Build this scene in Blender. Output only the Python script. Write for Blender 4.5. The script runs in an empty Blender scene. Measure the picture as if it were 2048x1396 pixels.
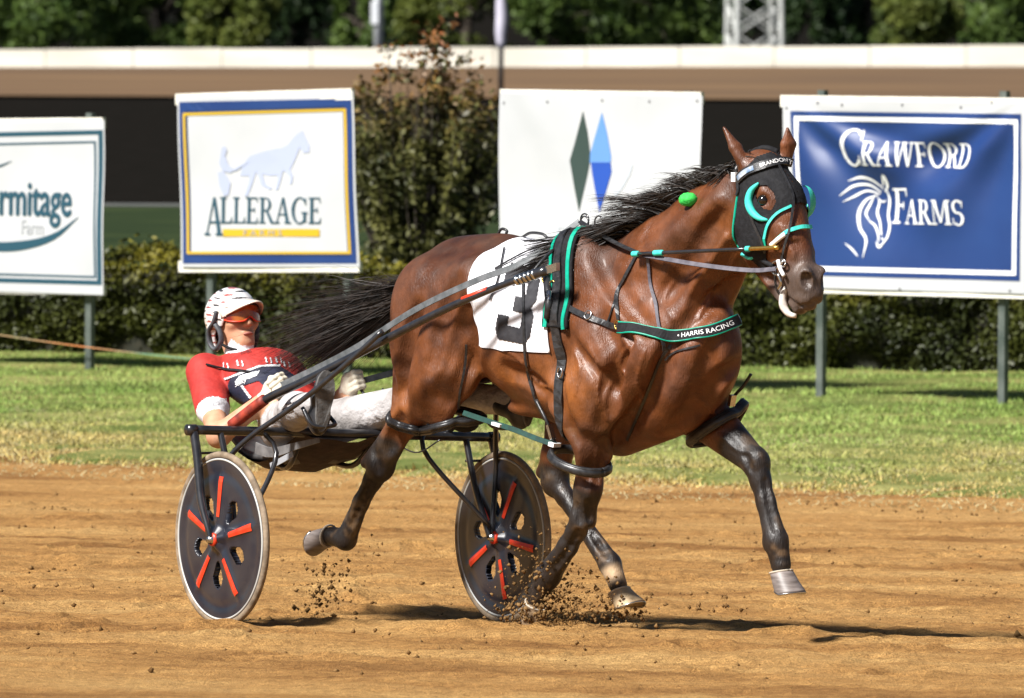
import bpy, math, random
import numpy as np
R = math.radians
rng = np.random.default_rng(7)
random.seed(7)
scn = bpy.context.scene
col = scn.collection

# ------------------------------------------------------------------ camera
FPX, CX, CY = 22050.0, 1024.0, 698.0           # focal length and centre in photo pixels (2048 wide)
CAM = np.array([0.0, -45.0, 2.8])
PITCH, ROLL = math.atan(830 / FPX), R(0.3)
_f = np.array([0, math.cos(PITCH), -math.sin(PITCH)])
_r0 = np.array([1.0, 0, 0]); _u0 = np.cross(_r0, _f)
_r = _r0 * math.cos(ROLL) + _u0 * math.sin(ROLL)
_u = -_r0 * math.sin(ROLL) + _u0 * math.cos(ROLL)
cam_d = bpy.data.cameras.new('camera'); cam = bpy.data.objects.new('camera', cam_d); col.objects.link(cam)
from mathutils import Matrix
cam.matrix_world = Matrix(((_r[0], _u[0], -_f[0], CAM[0]), (_r[1], _u[1], -_f[1], CAM[1]),
                           (_r[2], _u[2], -_f[2], CAM[2]), (0, 0, 0, 1)))
cam_d.sensor_width = 36.0; cam_d.lens = FPX / 2048 * 36.0
cam_d.clip_start = 1.0; cam_d.clip_end = 6000.0
cam_d.dof.use_dof = True; cam_d.dof.focus_distance = 44.6; cam_d.dof.aperture_fstop = 11.0
scn.camera = cam

# ------------------------------------------------------------------ light
SUN_AZ, SUN_EL = R(-48), R(46)     # azimuth measured from the view axis reversed: negative is camera left
sd = np.array([math.sin(SUN_AZ) * math.cos(SUN_EL), -math.cos(SUN_AZ) * math.cos(SUN_EL), math.sin(SUN_EL)])  # towards the sun
w = bpy.data.worlds.new('World'); scn.world = w; w.use_nodes = True
nt = w.node_tree; bg = nt.nodes['Background']
sky = nt.nodes.new('ShaderNodeTexSky'); sky.sky_type = 'NISHITA'; sky.sun_disc = False
sky.sun_elevation = SUN_EL; sky.sun_rotation = math.atan2(sd[0], sd[1])
nt.links.new(sky.outputs[0], bg.inputs[0]); bg.inputs[1].default_value = 0.032
sl = bpy.data.lights.new('sun', 'SUN'); sl.energy = 5.0; sl.angle = R(9); sl.color = (1.0, 0.97, 0.93)
sun = bpy.data.objects.new('sun', sl); col.objects.link(sun)
from mathutils import Vector
sun.rotation_euler = Vector(sd).to_track_quat('Z', 'Y').to_euler()
sun.location = (-20, -20, 20)
scn.view_settings.view_transform = 'Standard'; scn.view_settings.look = 'None'
scn.view_settings.gamma = 1.0; scn.view_settings.exposure = 0.98
scn.view_settings.use_curve_mapping = False

# ------------------------------------------------------------------ geometry helpers
def ray(px, py):
    px = np.asarray(px, float); py = np.asarray(py, float)
    d = _f + _r * ((px - CX) / FPX)[..., None] - _u * ((py - CY) / FPX)[..., None]
    return d / np.linalg.norm(d, axis=-1, keepdims=True)
def plane_pick(px, py, P0, n):
    d = ray(px, py); t = ((P0 - CAM) @ n) / (d @ n)
    return CAM + d * np.asarray(t)[..., None]
HB = np.array([-0.30, -0.45, 0.0])                          # point on the ground under the horse's buttocks
AN = R(48); hh_ = np.array([math.cos(AN), -math.sin(AN), 0]); hl_ = np.array([math.sin(AN), math.cos(AN), 0])
AT = R(28); tn_ = np.array([math.sin(AT), math.cos(AT), 0]); td_ = np.array([math.cos(AT), -math.sin(AT), 0])
KB, UE = 0.025, 15.0
def ground_z(x, y):
    """height of the banked track, flat infield beyond"""
    u = tn_[0] * (x - HB[0]) + tn_[1] * (y - HB[1])
    z = -KB * np.clip(u, -8, UE)
    return z + 0.035 * np.exp(-(((x - 0.45) / 0.9) ** 2 + ((y + 1.2) / 0.9) ** 2))
def ground_pick(px, py):
    d = ray(px, py); lo, hi = 20.0, 4000.0
    for _ in range(70):
        m = (lo + hi) / 2; P = CAM + m * d
        if P[2] > ground_z(P[0], P[1]): lo = m
        else: hi = m
    return P
ZI = -KB * UE                                              # infield level

_h = {}
def vnoise(x, y, z=None, seed=0):
    """value noise, vectorised, 0..1"""
    def hsh(i, j, k):
        n = (i * 374761393 + j * 668265263 + k * 2147483647 + seed * 974711) & 0xffffffff
        n = ((n ^ (n >> 13)) * 1274126177) & 0xffffffff
        n = n ^ (n >> 16)
        return (n & 0xffff) / 65535.0
    if z is None: z = np.zeros_like(x)
    xi, yi, zi = np.floor(x).astype(np.int64), np.floor(y).astype(np.int64), np.floor(z).astype(np.int64)
    fx, fy, fz = x - xi, y - yi, z - zi
    fx, fy, fz = [t * t * (3 - 2 * t) for t in (fx, fy, fz)]
    o = 0
    for a in (0, 1):
        for b in (0, 1):
            for c in (0, 1):
                o = o + hsh(xi + a, yi + b, zi + c) * (fx if a else 1 - fx) * (fy if b else 1 - fy) * (fz if c else 1 - fz)
    return o

WL = {}
def wloc(o): return WL.get(o.name, np.zeros(3))
def mesh_data(name, V, Fs, smooth=False):
    me = bpy.data.meshes.new(name)
    V = np.asarray(V, float)
    if isinstance(Fs, np.ndarray):
        n, k = Fs.shape
        me.vertices.add(len(V)); me.vertices.foreach_set('co', V.astype(np.float32).ravel())
        me.loops.add(n * k); me.loops.foreach_set('vertex_index', Fs.astype(np.int32).ravel())
        me.polygons.add(n); me.polygons.foreach_set('loop_start', np.arange(0, n * k, k, dtype=np.int32))
        me.update(calc_edges=True)
    else:
        me.from_pydata([tuple(v) for v in V], [], [tuple(int(i) for i in f) for f in Fs]); me.update()
    if smooth: me.polygons.foreach_set('use_smooth', np.ones(len(me.polygons), bool))
    return me
def obj(name, V, Fs, mat, parent=None, smooth=False, origin=None):
    """one mesh object from world-space vertices"""
    V = np.asarray(V, float)
    base = wloc(parent) if parent else np.zeros(3)
    org = base if parent else (np.zeros(3) if origin is None else np.asarray(origin, float))
    me = mesh_data(name, V - org, Fs, smooth)
    for m in (mat if isinstance(mat, (list, tuple)) else [mat]): me.materials.append(m)
    o = bpy.data.objects.new(name, me); col.objects.link(o)
    if parent: o.parent = parent
    else: o.location = org
    WL[o.name] = org
    return o
def tag(o, label=None, cat=None, group=None, kind=None):
    if label: o['label'] = label
    if cat: o['category'] = cat
    if group: o['group'] = group
    if kind: o['kind'] = kind
    return o
def thing(name, label, cat, loc, group=None):
    o = bpy.data.objects.new(name, None); col.objects.link(o); o.location = [float(c) for c in loc]
    o.empty_display_size = 0.1
    WL[o.name] = np.asarray(loc, float)
    return tag(o, label, cat, group)
def setcol(o, C):
    a = o.data.color_attributes.new('Col', 'FLOAT_COLOR', 'POINT')
    C = np.asarray(C, np.float32)
    if C.shape[1] == 3: C = np.concatenate([C, np.ones((len(C), 1), np.float32)], 1)
    a.data.foreach_set('color', C.ravel())

class MB:
    """collects shapes into one mesh"""
    def __init__(s): s.v = []; s.f = []
    def add(s, V, Fs):
        n = len(s.v); s.v.extend([tuple(map(float, p)) for p in V]); s.f.extend([tuple(int(i) + n for i in f) for f in Fs])
    def build(s, name, mat, parent=None, smooth=False, origin=None):
        return obj(name, np.array(s.v), s.f, mat, parent, smooth, origin)
    def box(s, c, ax, half):
        c = np.asarray(c, float); ax = [np.asarray(a, float) for a in ax]
        V = [c + sx * ax[0] * half[0] + sy * ax[1] * half[1] + sz * ax[2] * half[2] for sx in (-1, 1) for sy in (-1, 1) for sz in (-1, 1)]
        s.add(V, [(0, 1, 3, 2), (4, 6, 7, 5), (0, 4, 5, 1), (2, 3, 7, 6), (0, 2, 6, 4), (1, 5, 7, 3)])
    def bar(s, a, b, hw, hd, up=(0, 0, 1)):
        a = np.asarray(a, float); b = np.asarray(b, float); d = b - a; L = np.linalg.norm(d); d /= L
        x = np.cross(d, up); x /= np.linalg.norm(x); y = np.cross(x, d)
        s.box((a + b) / 2, (d, x, y), (L / 2, hw, hd))
    def tube(s, P, r, n=10, cap=True, flat=None):
        P = np.asarray(P, float); m = len(P); r = np.broadcast_to(np.asarray(r, float), (m,))
        T = np.gradient(P, axis=0); T /= np.linalg.norm(T, axis=1)[:, None] + 1e-12
        x = np.cross(T[0], (0, 0, 1.0))
        if np.linalg.norm(x) < .1: x = np.cross(T[0], (0, 1.0, 0))
        V = []
        for i in range(m):
            x = x - T[i] * (x @ T[i]); x /= np.linalg.norm(x); y = np.cross(T[i], x)
            for k in range(n):
                a = 2 * math.pi * k / n
                V.append(P[i] + r[i] * (math.cos(a) * x + math.sin(a) * y * (flat or 1)))
        Fs = [(i * n + k, i * n + (k + 1) % n, (i + 1) * n + (k + 1) % n, (i + 1) * n + k) for i in range(m - 1) for k in range(n)]
        if cap: Fs += [tuple(range(n - 1, -1, -1)), tuple((m - 1) * n + k for k in range(n))]
        s.add(V, Fs)
    def ribbon(s, P, N, wd, th=0.003):
        """flat strap following points P with surface normals N"""
        P = np.asarray(P, float); N = np.asarray(N, float); m = len(P); wd = np.broadcast_to(np.asarray(wd, float), (m,))
        T = np.gradient(P, axis=0); T /= np.linalg.norm(T, axis=1)[:, None] + 1e-12
        S = np.cross(T, N); S /= np.linalg.norm(S, axis=1)[:, None] + 1e-12
        V = np.concatenate([np.stack([P[i] - S[i] * wd[i] / 2, P[i] + S[i] * wd[i] / 2, P[i] + S[i] * wd[i] / 2 * .92 + N[i] * th, P[i] - S[i] * wd[i] / 2 * .92 + N[i] * th]) for i in range(m)])
        Fs = [(i * 4 + k, i * 4 + (k + 1) % 4, i * 4 + 4 + (k + 1) % 4, i * 4 + 4 + k) for i in range(m - 1) for k in range(4)]
        Fs += [(3, 2, 1, 0), tuple((m - 1) * 4 + k for k in range(4))]
        s.add(V, Fs)
def spline(P, n):
    """Catmull-Rom resample of a polyline to n points"""
    P = np.asarray(P, float)
    if len(P) < 3:
        t = np.linspace(0, 1, n)[:, None]; return P[0] * (1 - t) + P[-1] * t
    Q = np.concatenate([[2 * P[0] - P[1]], P, [2 * P[-1] - P[-2]]])
    L = np.r_[0, np.cumsum(np.linalg.norm(np.diff(P, axis=0), axis=1))]
    out = []
    for x in np.linspace(0, L[-1], n):
        i = min(np.searchsorted(L, x, 'right') - 1, len(P) - 2); t = (x - L[i]) / (L[i + 1] - L[i] + 1e-12)
        p0, p1, p2, p3 = Q[i:i + 4]
        out.append(.5 * ((2 * p1) + (-p0 + p2) * t + (2 * p0 - 5 * p1 + 4 * p2 - p3) * t * t + (-p0 + 3 * p1 - 3 * p2 + p3) * t ** 3))
    return np.array(out)
def text_mesh(body, size=1.0):
    cu = bpy.data.curves.new('text', 'FONT'); cu.body = body; cu.size = size; cu.resolution_u = 4
    o = bpy.data.objects.new('text', cu); col.objects.link(o)
    dg = bpy.context.evaluated_depsgraph_get(); me = o.evaluated_get(dg).to_mesh()
    V = np.array([v.co[:] for v in me.vertices]).reshape(-1, 3); Fs = [tuple(p.vertices) for p in me.polygons]
    o.evaluated_get(dg).to_mesh_clear(); bpy.data.objects.remove(o); bpy.data.curves.remove(cu)
    return V[:, :2], Fs

# ------------------------------------------------------------------ materials
def mat(name, c1, c2=None, scale=5.0, rough=0.6, metal=0.0, bump=0.0, bscale=None, detail=6.0, spec=0.5, coat=0.0, stretch=None, attr=False, trans=0.0, lo=.35, hi=.65, transl=0.0, sheen=0.0):
    m = bpy.data.materials.new(name); m.use_nodes = True; t = m.node_tree; N = t.nodes; Lk = t.links
    b = N['Principled BSDF']; b.inputs['Roughness'].default_value = rough; b.inputs['Metallic'].default_value = metal
    b.inputs['Specular IOR Level'].default_value = spec; b.inputs['Coat Weight'].default_value = coat
    b.inputs['Coat Roughness'].default_value = .15
    b.inputs['Transmission Weight'].default_value = trans
    b.inputs['Sheen Weight'].default_value = sheen
    co = N.new('ShaderNodeNewGeometry').outputs['Position']
    if stretch:
        mp = N.new('ShaderNodeMapping'); mp.inputs['Scale'].default_value = stretch[0]; mp.inputs['Rotation'].default_value = stretch[1] if len(stretch) > 1 else (0, 0, 0)
        Lk.new(co, mp.inputs[0]); co = mp.outputs[0]
    ns = N.new('ShaderNodeTexNoise'); ns.inputs['Scale'].default_value = scale; ns.inputs['Detail'].default_value = detail; Lk.new(co, ns.inputs['Vector'])
    if attr:
        at = N.new('ShaderNodeVertexColor'); at.layer_name = 'Col'
        mx = N.new('ShaderNodeMix'); mx.data_type = 'RGBA'; mx.blend_type = 'MULTIPLY'; mx.inputs[0].default_value = 1
        rp = N.new('ShaderNodeValToRGB'); rp.color_ramp.elements[0].position = .3; rp.color_ramp.elements[1].position = .7
        rp.color_ramp.elements[0].color = (*c1, 1); rp.color_ramp.elements[1].color = (*(c2 or c1), 1)
        Lk.new(ns.outputs[0], rp.inputs[0]); Lk.new(at.outputs[0], mx.inputs[6]); Lk.new(rp.outputs[0], mx.inputs[7]); Lk.new(mx.outputs[2], b.inputs['Base Color'])
    elif c2:
        rp = N.new('ShaderNodeValToRGB'); rp.color_ramp.elements[0].position = lo; rp.color_ramp.elements[1].position = hi
        rp.color_ramp.elements[0].color = (*c1, 1); rp.color_ramp.elements[1].color = (*c2, 1)
        Lk.new(ns.outputs[0], rp.inputs[0]); Lk.new(rp.outputs[0], b.inputs['Base Color'])
    else: b.inputs['Base Color'].default_value = (*c1, 1)
    if bump:
        n2 = N.new('ShaderNodeTexNoise'); n2.inputs['Scale'].default_value = bscale or scale * 3; n2.inputs['Detail'].default_value = 4; Lk.new(co, n2.inputs['Vector'])
        bp = N.new('ShaderNodeBump'); bp.inputs['Strength'].default_value = 1.0; bp.inputs['Distance'].default_value = bump
        Lk.new(n2.outputs[0], bp.inputs['Height']); Lk.new(bp.outputs[0], b.inputs['Normal'])
    if transl:
        out = N['Material Output']; tl = N.new('ShaderNodeBsdfTranslucent'); ms = N.new('ShaderNodeMixShader'); ms.inputs[0].default_value = transl
        src = b.inputs['Base Color'].links
        if src: Lk.new(src[0].from_socket, tl.inputs[0])
        else: tl.inputs[0].default_value = (*c1, 1)
        Lk.new(b.outputs[0], ms.inputs[1]); Lk.new(tl.outputs[0], ms.inputs[2]); Lk.new(ms.outputs[0], out.inputs[0])
    return m

M = {}
M['leather'] = mat('black leather', (.012, .012, .013), (.03, .03, .032), 60, .35, bump=.0006, bscale=300)
M['cloth_black'] = mat('black cloth', (.0045, .0045, .0055), (.010, .010, .012), 60, .8, bump=.003, bscale=60, spec=.3)
M['green'] = mat('green trim', (.0, .26, .17), (.0, .34, .22), 40, .4)
M['cyan'] = mat('aqua fleece', (.03, .50, .42), (.06, .62, .52), 60, .6)
M['pom'] = mat('bright green yarn', (.02, .40, .05), (.04, .55, .08), 90, .8, bump=.002, bscale=200)
M['steel'] = mat('steel buckle', (.55, .55, .55), None, 5, .25, metal=1)
M['brass'] = mat('brass', (.55, .33, .08), (.65, .42, .12), 50, .3, metal=1)
M['white_print'] = mat('white print', (.8, .8, .8), None, 5, .6)
M['black_metal'] = mat('black painted tube', (.012, .012, .014), (.022, .022, .025), 30, .28, coat=.5)
M['red_paint'] = mat('red paint', (.55, .03, .01), (.65, .05, .015), 30, .4)
# ================================================================== the setting
def axis_coords(a, b, fa, fb, fine, coarse):
    L = [fb]; st = fine
    while L[-1] < b: st = min(st * 1.25, coarse); L.append(L[-1] + st)
    Lo = [fa]; st = fine
    while Lo[-1] > a: st = min(st * 1.25, coarse); Lo.append(Lo[-1] - st)
    return np.array(Lo[::-1][:-1] + list(np.arange(fa, fb, fine)) + L)
def grid_mesh(xs, ys, zf):
    X, Y = np.meshgrid(xs, ys, indexing='ij'); Z = zf(X, Y)
    V = np.stack([X, Y, Z], -1).reshape(-1, 3); n, m = len(xs), len(ys)
    I = (np.arange(n - 1)[:, None] * m + np.arange(m - 1)[None, :]).ravel()
    return V, np.stack([I, I + m, I + m + 1, I + 1], -1)

# edge of the grass verge along the track
E0, E1 = ground_pick(0, 912), ground_pick(2048, 985)
ed = (E1 - E0)[:2]; ed /= np.linalg.norm(ed); en = np.array([-ed[1], ed[0]])
def edge_dist(x, y): return (x - E0[0]) * en[0] + (y - E0[1]) * en[1]
def track_z(X, Y):
    z = ground_z(X, Y)
    a, b = X * td_[0] + Y * td_[1], X * tn_[0] + Y * tn_[1]
    near = np.clip(1 - np.abs(Y - 2) / 30, 0, 1)
    z = z + near * (.022 * (vnoise(a * .9, b * 2.2, seed=1) - .5) + .030 * (vnoise(a * 3.2, b * 6, seed=2) - .5) * vnoise(a * .8, b * .8, seed=5) * 2 + .016 * (vnoise(a * 11, b * 16, seed=3) - .5) + .010 * (vnoise(X * 34, Y * 34, seed=4) - .5))
    # ruts left by wheels and hooves
    for k, (off, dep) in enumerate([(-2.4, .02), (-1.3, .015), (.9, .02), (2.2, .022), (3.9, .02), (5.6, .025), (8.1, .02)]):
        wob = off + .12 * np.sin(a * .5 + k)
        z = z - dep * np.exp(-((b - HB @ tn_ - wob) / .07) ** 2) * near
    # trampled hoof prints
    pr = np.random.default_rng(3)
    for i in range(230):
        hx, hy = pr.uniform(-3, 3.2), pr.uniform(-4.5, 16); rr = pr.uniform(.05, .10); dd = pr.uniform(.012, .035)
        sx = slice(*np.searchsorted(X[:, 0], [hx - .35, hx + .35])); sy = slice(*np.searchsorted(Y[0], [hy - .45, hy + .45]))
        r2 = np.sqrt(((X[sx, sy] - hx)) ** 2 + ((Y[sx, sy] - hy) / 1.25) ** 2) / rr
        z[sx, sy] += dd * (-np.exp(-(r2 ** 2)) + .7 * np.exp(-((r2 - 1.5) / .4) ** 2))
    ee = edge_dist(X, Y)
    return z - np.clip(ee - .2, 0, 1) * .12
M['dirt'] = None
def dirt_material():
    m = bpy.data.materials.new('track dirt'); m.use_nodes = True; t = m.node_tree; N = t.nodes; Lk = t.links; b = N['Principled BSDF']
    b.inputs['Roughness'].default_value = .9; b.inputs['Specular IOR Level'].default_value = .15
    co = N.new('ShaderNodeNewGeometry').outputs['Position']
    mp = N.new('ShaderNodeMapping'); mp.inputs['Rotation'].default_value = (0, 0, R(20)); mp.inputs['Scale'].default_value = (.35, .8, 1); Lk.new(co, mp.inputs[0])
    n1 = N.new('ShaderNodeTexNoise'); n1.inputs['Scale'].default_value = 1.1; n1.inputs['Detail'].default_value = 8; n1.inputs['Roughness'].default_value = .65; Lk.new(mp.outputs[0], n1.inputs['Vector'])
    r1 = N.new('ShaderNodeValToRGB'); e = r1.color_ramp.elements
    e[0].position = .34; e[0].color = (.27, .13, .042, 1); e[1].position = .68; e[1].color = (.64, .41, .17, 1)
    k = e.new(.48); k.color = (.50, .28, .10, 1)
    Lk.new(n1.outputs[0], r1.inputs[0])
    n2 = N.new('ShaderNodeTexNoise'); n2.inputs['Scale'].default_value = 22; n2.inputs['Detail'].default_value = 7; n2.inputs['Roughness'].default_value = .7; Lk.new(co, n2.inputs['Vector'])
    r2 = N.new('ShaderNodeValToRGB'); r2.color_ramp.elements[0].position = .33; r2.color_ramp.elements[0].color = (.58, .52, .46, 1); r2.color_ramp.elements[1].position = .6; r2.color_ramp.elements[1].color = (1.15, 1.1, 1.0, 1)
    Lk.new(n2.outputs[0], r2.inputs[0])
    mx = N.new('ShaderNodeMix'); mx.data_type = 'RGBA'; mx.blend_type = 'MULTIPLY'; mx.inputs[0].default_value = .8
    Lk.new(r1.outputs[0], mx.inputs[6]); Lk.new(r2.outputs[0], mx.inputs[7]); n5 = N.new('ShaderNodeTexNoise'); n5.inputs['Scale'].default_value = 120; n5.inputs['Detail'].default_value = 3; Lk.new(co, n5.inputs['Vector'])
    r5 = N.new('ShaderNodeValToRGB'); r5.color_ramp.elements[0].position = .36; r5.color_ramp.elements[0].color = (.42, .38, .34, 1); r5.color_ramp.elements[1].position = .56; r5.color_ramp.elements[1].color = (1.12, 1.1, 1.05, 1); Lk.new(n5.outputs[0], r5.inputs[0])
    m5 = N.new('ShaderNodeMix'); m5.data_type = 'RGBA'; m5.blend_type = 'MULTIPLY'; m5.inputs[0].default_value = .5; Lk.new(mx.outputs[2], m5.inputs[6]); Lk.new(r5.outputs[0], m5.inputs[7]); Lk.new(m5.outputs[2], b.inputs['Base Color'])
    n3 = N.new('ShaderNodeTexNoise'); n3.inputs['Scale'].default_value = 38; n3.inputs['Detail'].default_value = 8; n3.inputs['Roughness'].default_value = .7; Lk.new(co, n3.inputs['Vector'])
    bp = N.new('ShaderNodeBump'); bp.inputs['Distance'].default_value = .035; Lk.new(n3.outputs[0], bp.inputs['Height']); b6 = N.new('ShaderNodeBump'); b6.inputs['Distance'].default_value = .012; Lk.new(n5.outputs[0], b6.inputs['Height']); Lk.new(bp.outputs[0], b6.inputs['Normal']); Lk.new(b6.outputs[0], b.inputs['Normal'])
    return m
M['dirt'] = dirt_material()
xs = axis_coords(-60, 60, -3.4, 3.6, .028, 6); ys = axis_coords(-60, 24, -5.5, 18.8, .045, 6)
V, Fq = grid_mesh(xs, ys, track_z)
tag(obj('race_track', V, Fq, M['dirt'], smooth=True), kind='structure')

# outer sheet to the horizon, its near-black colour stands in for night darkness
M['far_ground'] = mat('infield turf painted as unlit', (.0070, .0065, .0055), (.0095, .0085, .0075), 3, 1.0, spec=0)
M['dark_lawn'] = mat('short dark lawn', (.012, .022, .006), (.024, .036, .010), .8, .95, spec=.1)
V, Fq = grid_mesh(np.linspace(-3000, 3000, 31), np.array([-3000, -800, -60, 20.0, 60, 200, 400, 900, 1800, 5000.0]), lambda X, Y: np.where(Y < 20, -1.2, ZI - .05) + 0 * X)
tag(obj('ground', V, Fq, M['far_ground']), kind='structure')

# grass verge sheet (follows the edge of the track), with a ragged lip
M['verge'] = mat('mown grass soil', (.07, .10, .02), (.22, .21, .07), 1.3, .95, bump=.02, bscale=25, spec=.1)
along = np.concatenate([np.linspace(-60, -4, 20), np.arange(-3.9, 11, .05), np.linspace(11.1, 60, 20)])
across = np.concatenate([[0], np.arange(.03, .6, .06), np.arange(.7, 4, .25), np.linspace(4.2, 19.5, 40)])
A_, C_ = np.meshgrid(along, across, indexing='ij')
rag = (1.5 * vnoise(A_ * 1.1, A_ * 0 + 3, seed=8) + .9 * vnoise(A_ * 5, A_ * 0 + 1, seed=9) + .4 * vnoise(A_ * 17, A_ * 0 + 1, seed=19)) * np.clip(1 - C_ / 3, 0, 1)
Cr = C_ - 1.2 + rag
X = E0[0] + ed[0] * A_ + en[0] * Cr; Y = E0[1] + ed[1] * A_ + en[1] * Cr
Z = ground_z(X, Y) + .03 * np.clip(C_ / .25, 0, 1) - .03 * (C_ == 0) + .03 * (vnoise(X * 2, Y * 2, seed=6) - .5) * np.clip(C_, 0, 1)
m_ = len(across); I = (np.arange(len(along) - 1)[:, None] * m_ + np.arange(m_ - 1)[None, :]).ravel()
tag(obj('grass_verge', np.stack([X, Y, Z], -1).reshape(-1, 3), np.stack([I, I + m_, I + m_ + 1, I + 1], -1), M['verge'], smooth=True), kind='structure')

# dark lawn behind the hedge, path line, far track, all as sheets 4 mm or more apart
def strip(name, pL, pR, qL, qR, m, z, ext=60):
    """sheet on the infield between two image rows, run on sideways"""
    a, b, c, d = [ground_pick(*p)[:2] for p in (pL, pR, qR, qL)]
    def extd(p, q): u = (q - p) / np.linalg.norm(q - p); return p - u * ext, q + u * ext
    a, b = extd(a, b); d, c = extd(d, c)
    V = [(*p, ZI + z) for p in (a, b, c, d)]
    return tag(obj(name, V, [(0, 1, 2, 3)], m), kind='structure')
strip('lawn', (0, 720), (2048, 760), (0, 408), (2048, 418), M['dark_lawn'], -.02)
M['path'] = mat('grey gravel path', (.05, .055, .05), (.07, .07, .06), 3, .9)
strip('path', (0, 409), (2048, 419), (0, 403), (2048, 413), M['path'], -.012)
M['far_dirt'] = mat('far track dirt', (.075, .038, .012), (.13, .070, .024), .5, .95, stretch=((.15, 1, 1),))
def on_depth(px, py, depth):
    d = ray(px, py); return CAM + d * ((depth) / d[1])
_c = [on_depth(px, py, dp) for px, py, dp in ((-9000, 222, 213), (11000, 170, 213), (11000, 124, 262), (-9000, 172, 290))]
for c_ in _c[:2]: c_[2] = ZI + .01
tag(obj('backstretch_track', _c, [(0, 1, 2, 3)], M['far_dirt']), kind='structure')

# grass blades on the verge
def blades(n, hmin, hmax, wd, seed, c0=-.9, c1=24, lean=.5):
    g = np.random.default_rng(seed)
    a = g.uniform(-12, 14.0, n); c = c0 + (c1 - c0) * g.random(n) ** 1.2
    x = E0[0] + ed[0] * a + en[0] * c; y = E0[1] + ed[1] * a + en[1] * c
    inb = np.abs(x) < (y + 45) * .062; x, y, c = x[inb], y[inb], c[inb]; n = len(x)      # the strip by the banners and a margin either side
    dens = vnoise(x * 1.6, y * 1.6, seed=12) + .5 * vnoise(x * 5, y * 5, seed=13)
    edge = np.clip((c + 1.3) / 2.6, .12, 1)
    k = g.random(n) < np.clip((dens - .25) * 1.6, .1, 1) * edge
    x, y, c = x[k], y[k], c[k]; n = len(x); edge = edge[k]
    hgt = g.uniform(hmin, hmax, n) * (.5 + .5 * edge); an = g.uniform(0, 2 * math.pi, n); ln = g.normal(0, lean, (n, 2)) * hgt[:, None]
    z = ground_z(x, y) + .012
    sx, sy = np.cos(an) * wd, np.sin(an) * wd
    V = np.stack([np.stack([x - sx, y - sy, z], -1), np.stack([x + sx, y + sy, z], -1), np.stack([x + ln[:, 0] * .5 + sx * .6, y + ln[:, 1] * .5 + sy * .6, z + hgt * .6], -1), np.stack([x + ln[:, 0], y + ln[:, 1], z + hgt], -1)], 1).reshape(-1, 3)
    return V, np.arange(n * 4).reshape(n, 4)
M['grass'] = mat('grass blades', (.16, .23, .045), (.34, .36, .11), .9, .6, spec=.2, attr=True)
M['straw'] = mat('dry clippings', (.32, .27, .13), (.50, .44, .25), 6, .8, spec=.2, transl=.2)
def grass_tint(V):
    P = V[::4]; g_ = np.random.default_rng(5); c_ = edge_dist(P[:, 0], P[:, 1]); dry = np.clip(1.15 - (c_ + 1) / 4.5 + 1.1 * (vnoise(P[:, 0] * 1.1, P[:, 1] * .5, seed=44) - .5), 0, 1)[:, None] + .25 * (g_.random((len(P), 1)) < .12)
    dry = np.clip(dry, 0, 1); return np.repeat(((1 - dry) * np.array([.85, 1, .9]) + dry * np.array([1.75, 1.12, 1.5])) * g_.uniform(.45, 1.35, (len(P), 1)), 4, 0)
V, Fq = blades(1000000, .016, .05, .0055, 21)
_go = obj('grass', V, Fq, M['grass']); setcol(_go, grass_tint(V))
tag(_go, 'mown green grass of the verge beside the dirt track', 'grass', kind='stuff')
V, Fq = blades(250000, .012, .035, .005, 22, -2.2, 5.0, 1.8)
tag(obj('dry_clippings', V, Fq, M['straw']), 'pale dry grass clippings along the edge of the track', 'clippings', kind='stuff')

# loose clods on the track
def clod_mesh(cent, rad, g):
    """many small lumps as one mesh: deformed octahedra"""
    o = np.array([(1, 0, 0), (-1, 0, 0), (0, 1, 0), (0, -1, 0), (0, 0, 1), (0, 0, -1)], float)
    fo = np.array([(0, 2, 4), (2, 1, 4), (1, 3, 4), (3, 0, 4), (2, 0, 5), (1, 2, 5), (3, 1, 5), (0, 3, 5)])
    n = len(cent); V = o[None] * rad[:, None, None] * g.uniform(.55, 1.25, (n, 6, 1)) + g.normal(0, .18, (n, 6, 3)) * rad[:, None, None]
    V = V + cent[:, None]
    return V.reshape(-1, 3), (np.arange(n)[:, None, None] * 6 + fo[None]).reshape(-1, 3)
g = np.random.default_rng(31); n = 6500
cx = g.uniform(-3, 3.2, n); cy = -5 + 22 * g.random(n) ** 1.0
cl_ = vnoise(cx * 1.2, cy * 1.2, seed=33); kk = (g.random(n) < (cl_ - .3) * 2.2) & (edge_dist(cx, cy) < -.15); cx, cy = cx[kk], cy[kk]
rad = .0025 + .012 * g.random(len(cx)) ** 5
V, Fq = clod_mesh(np.stack([cx, cy, ground_z(cx, cy) + rad * .3], -1), rad, g)
M['clod'] = mat('damp soil clod', (.10, .052, .018), (.24, .14, .055), 12, .95, spec=.1, bump=.004, bscale=120)
tag(obj('loose_soil', V, Fq, M['clod']), 'loose lumps of soil lying on the dirt track', 'soil', kind='stuff')

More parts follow.
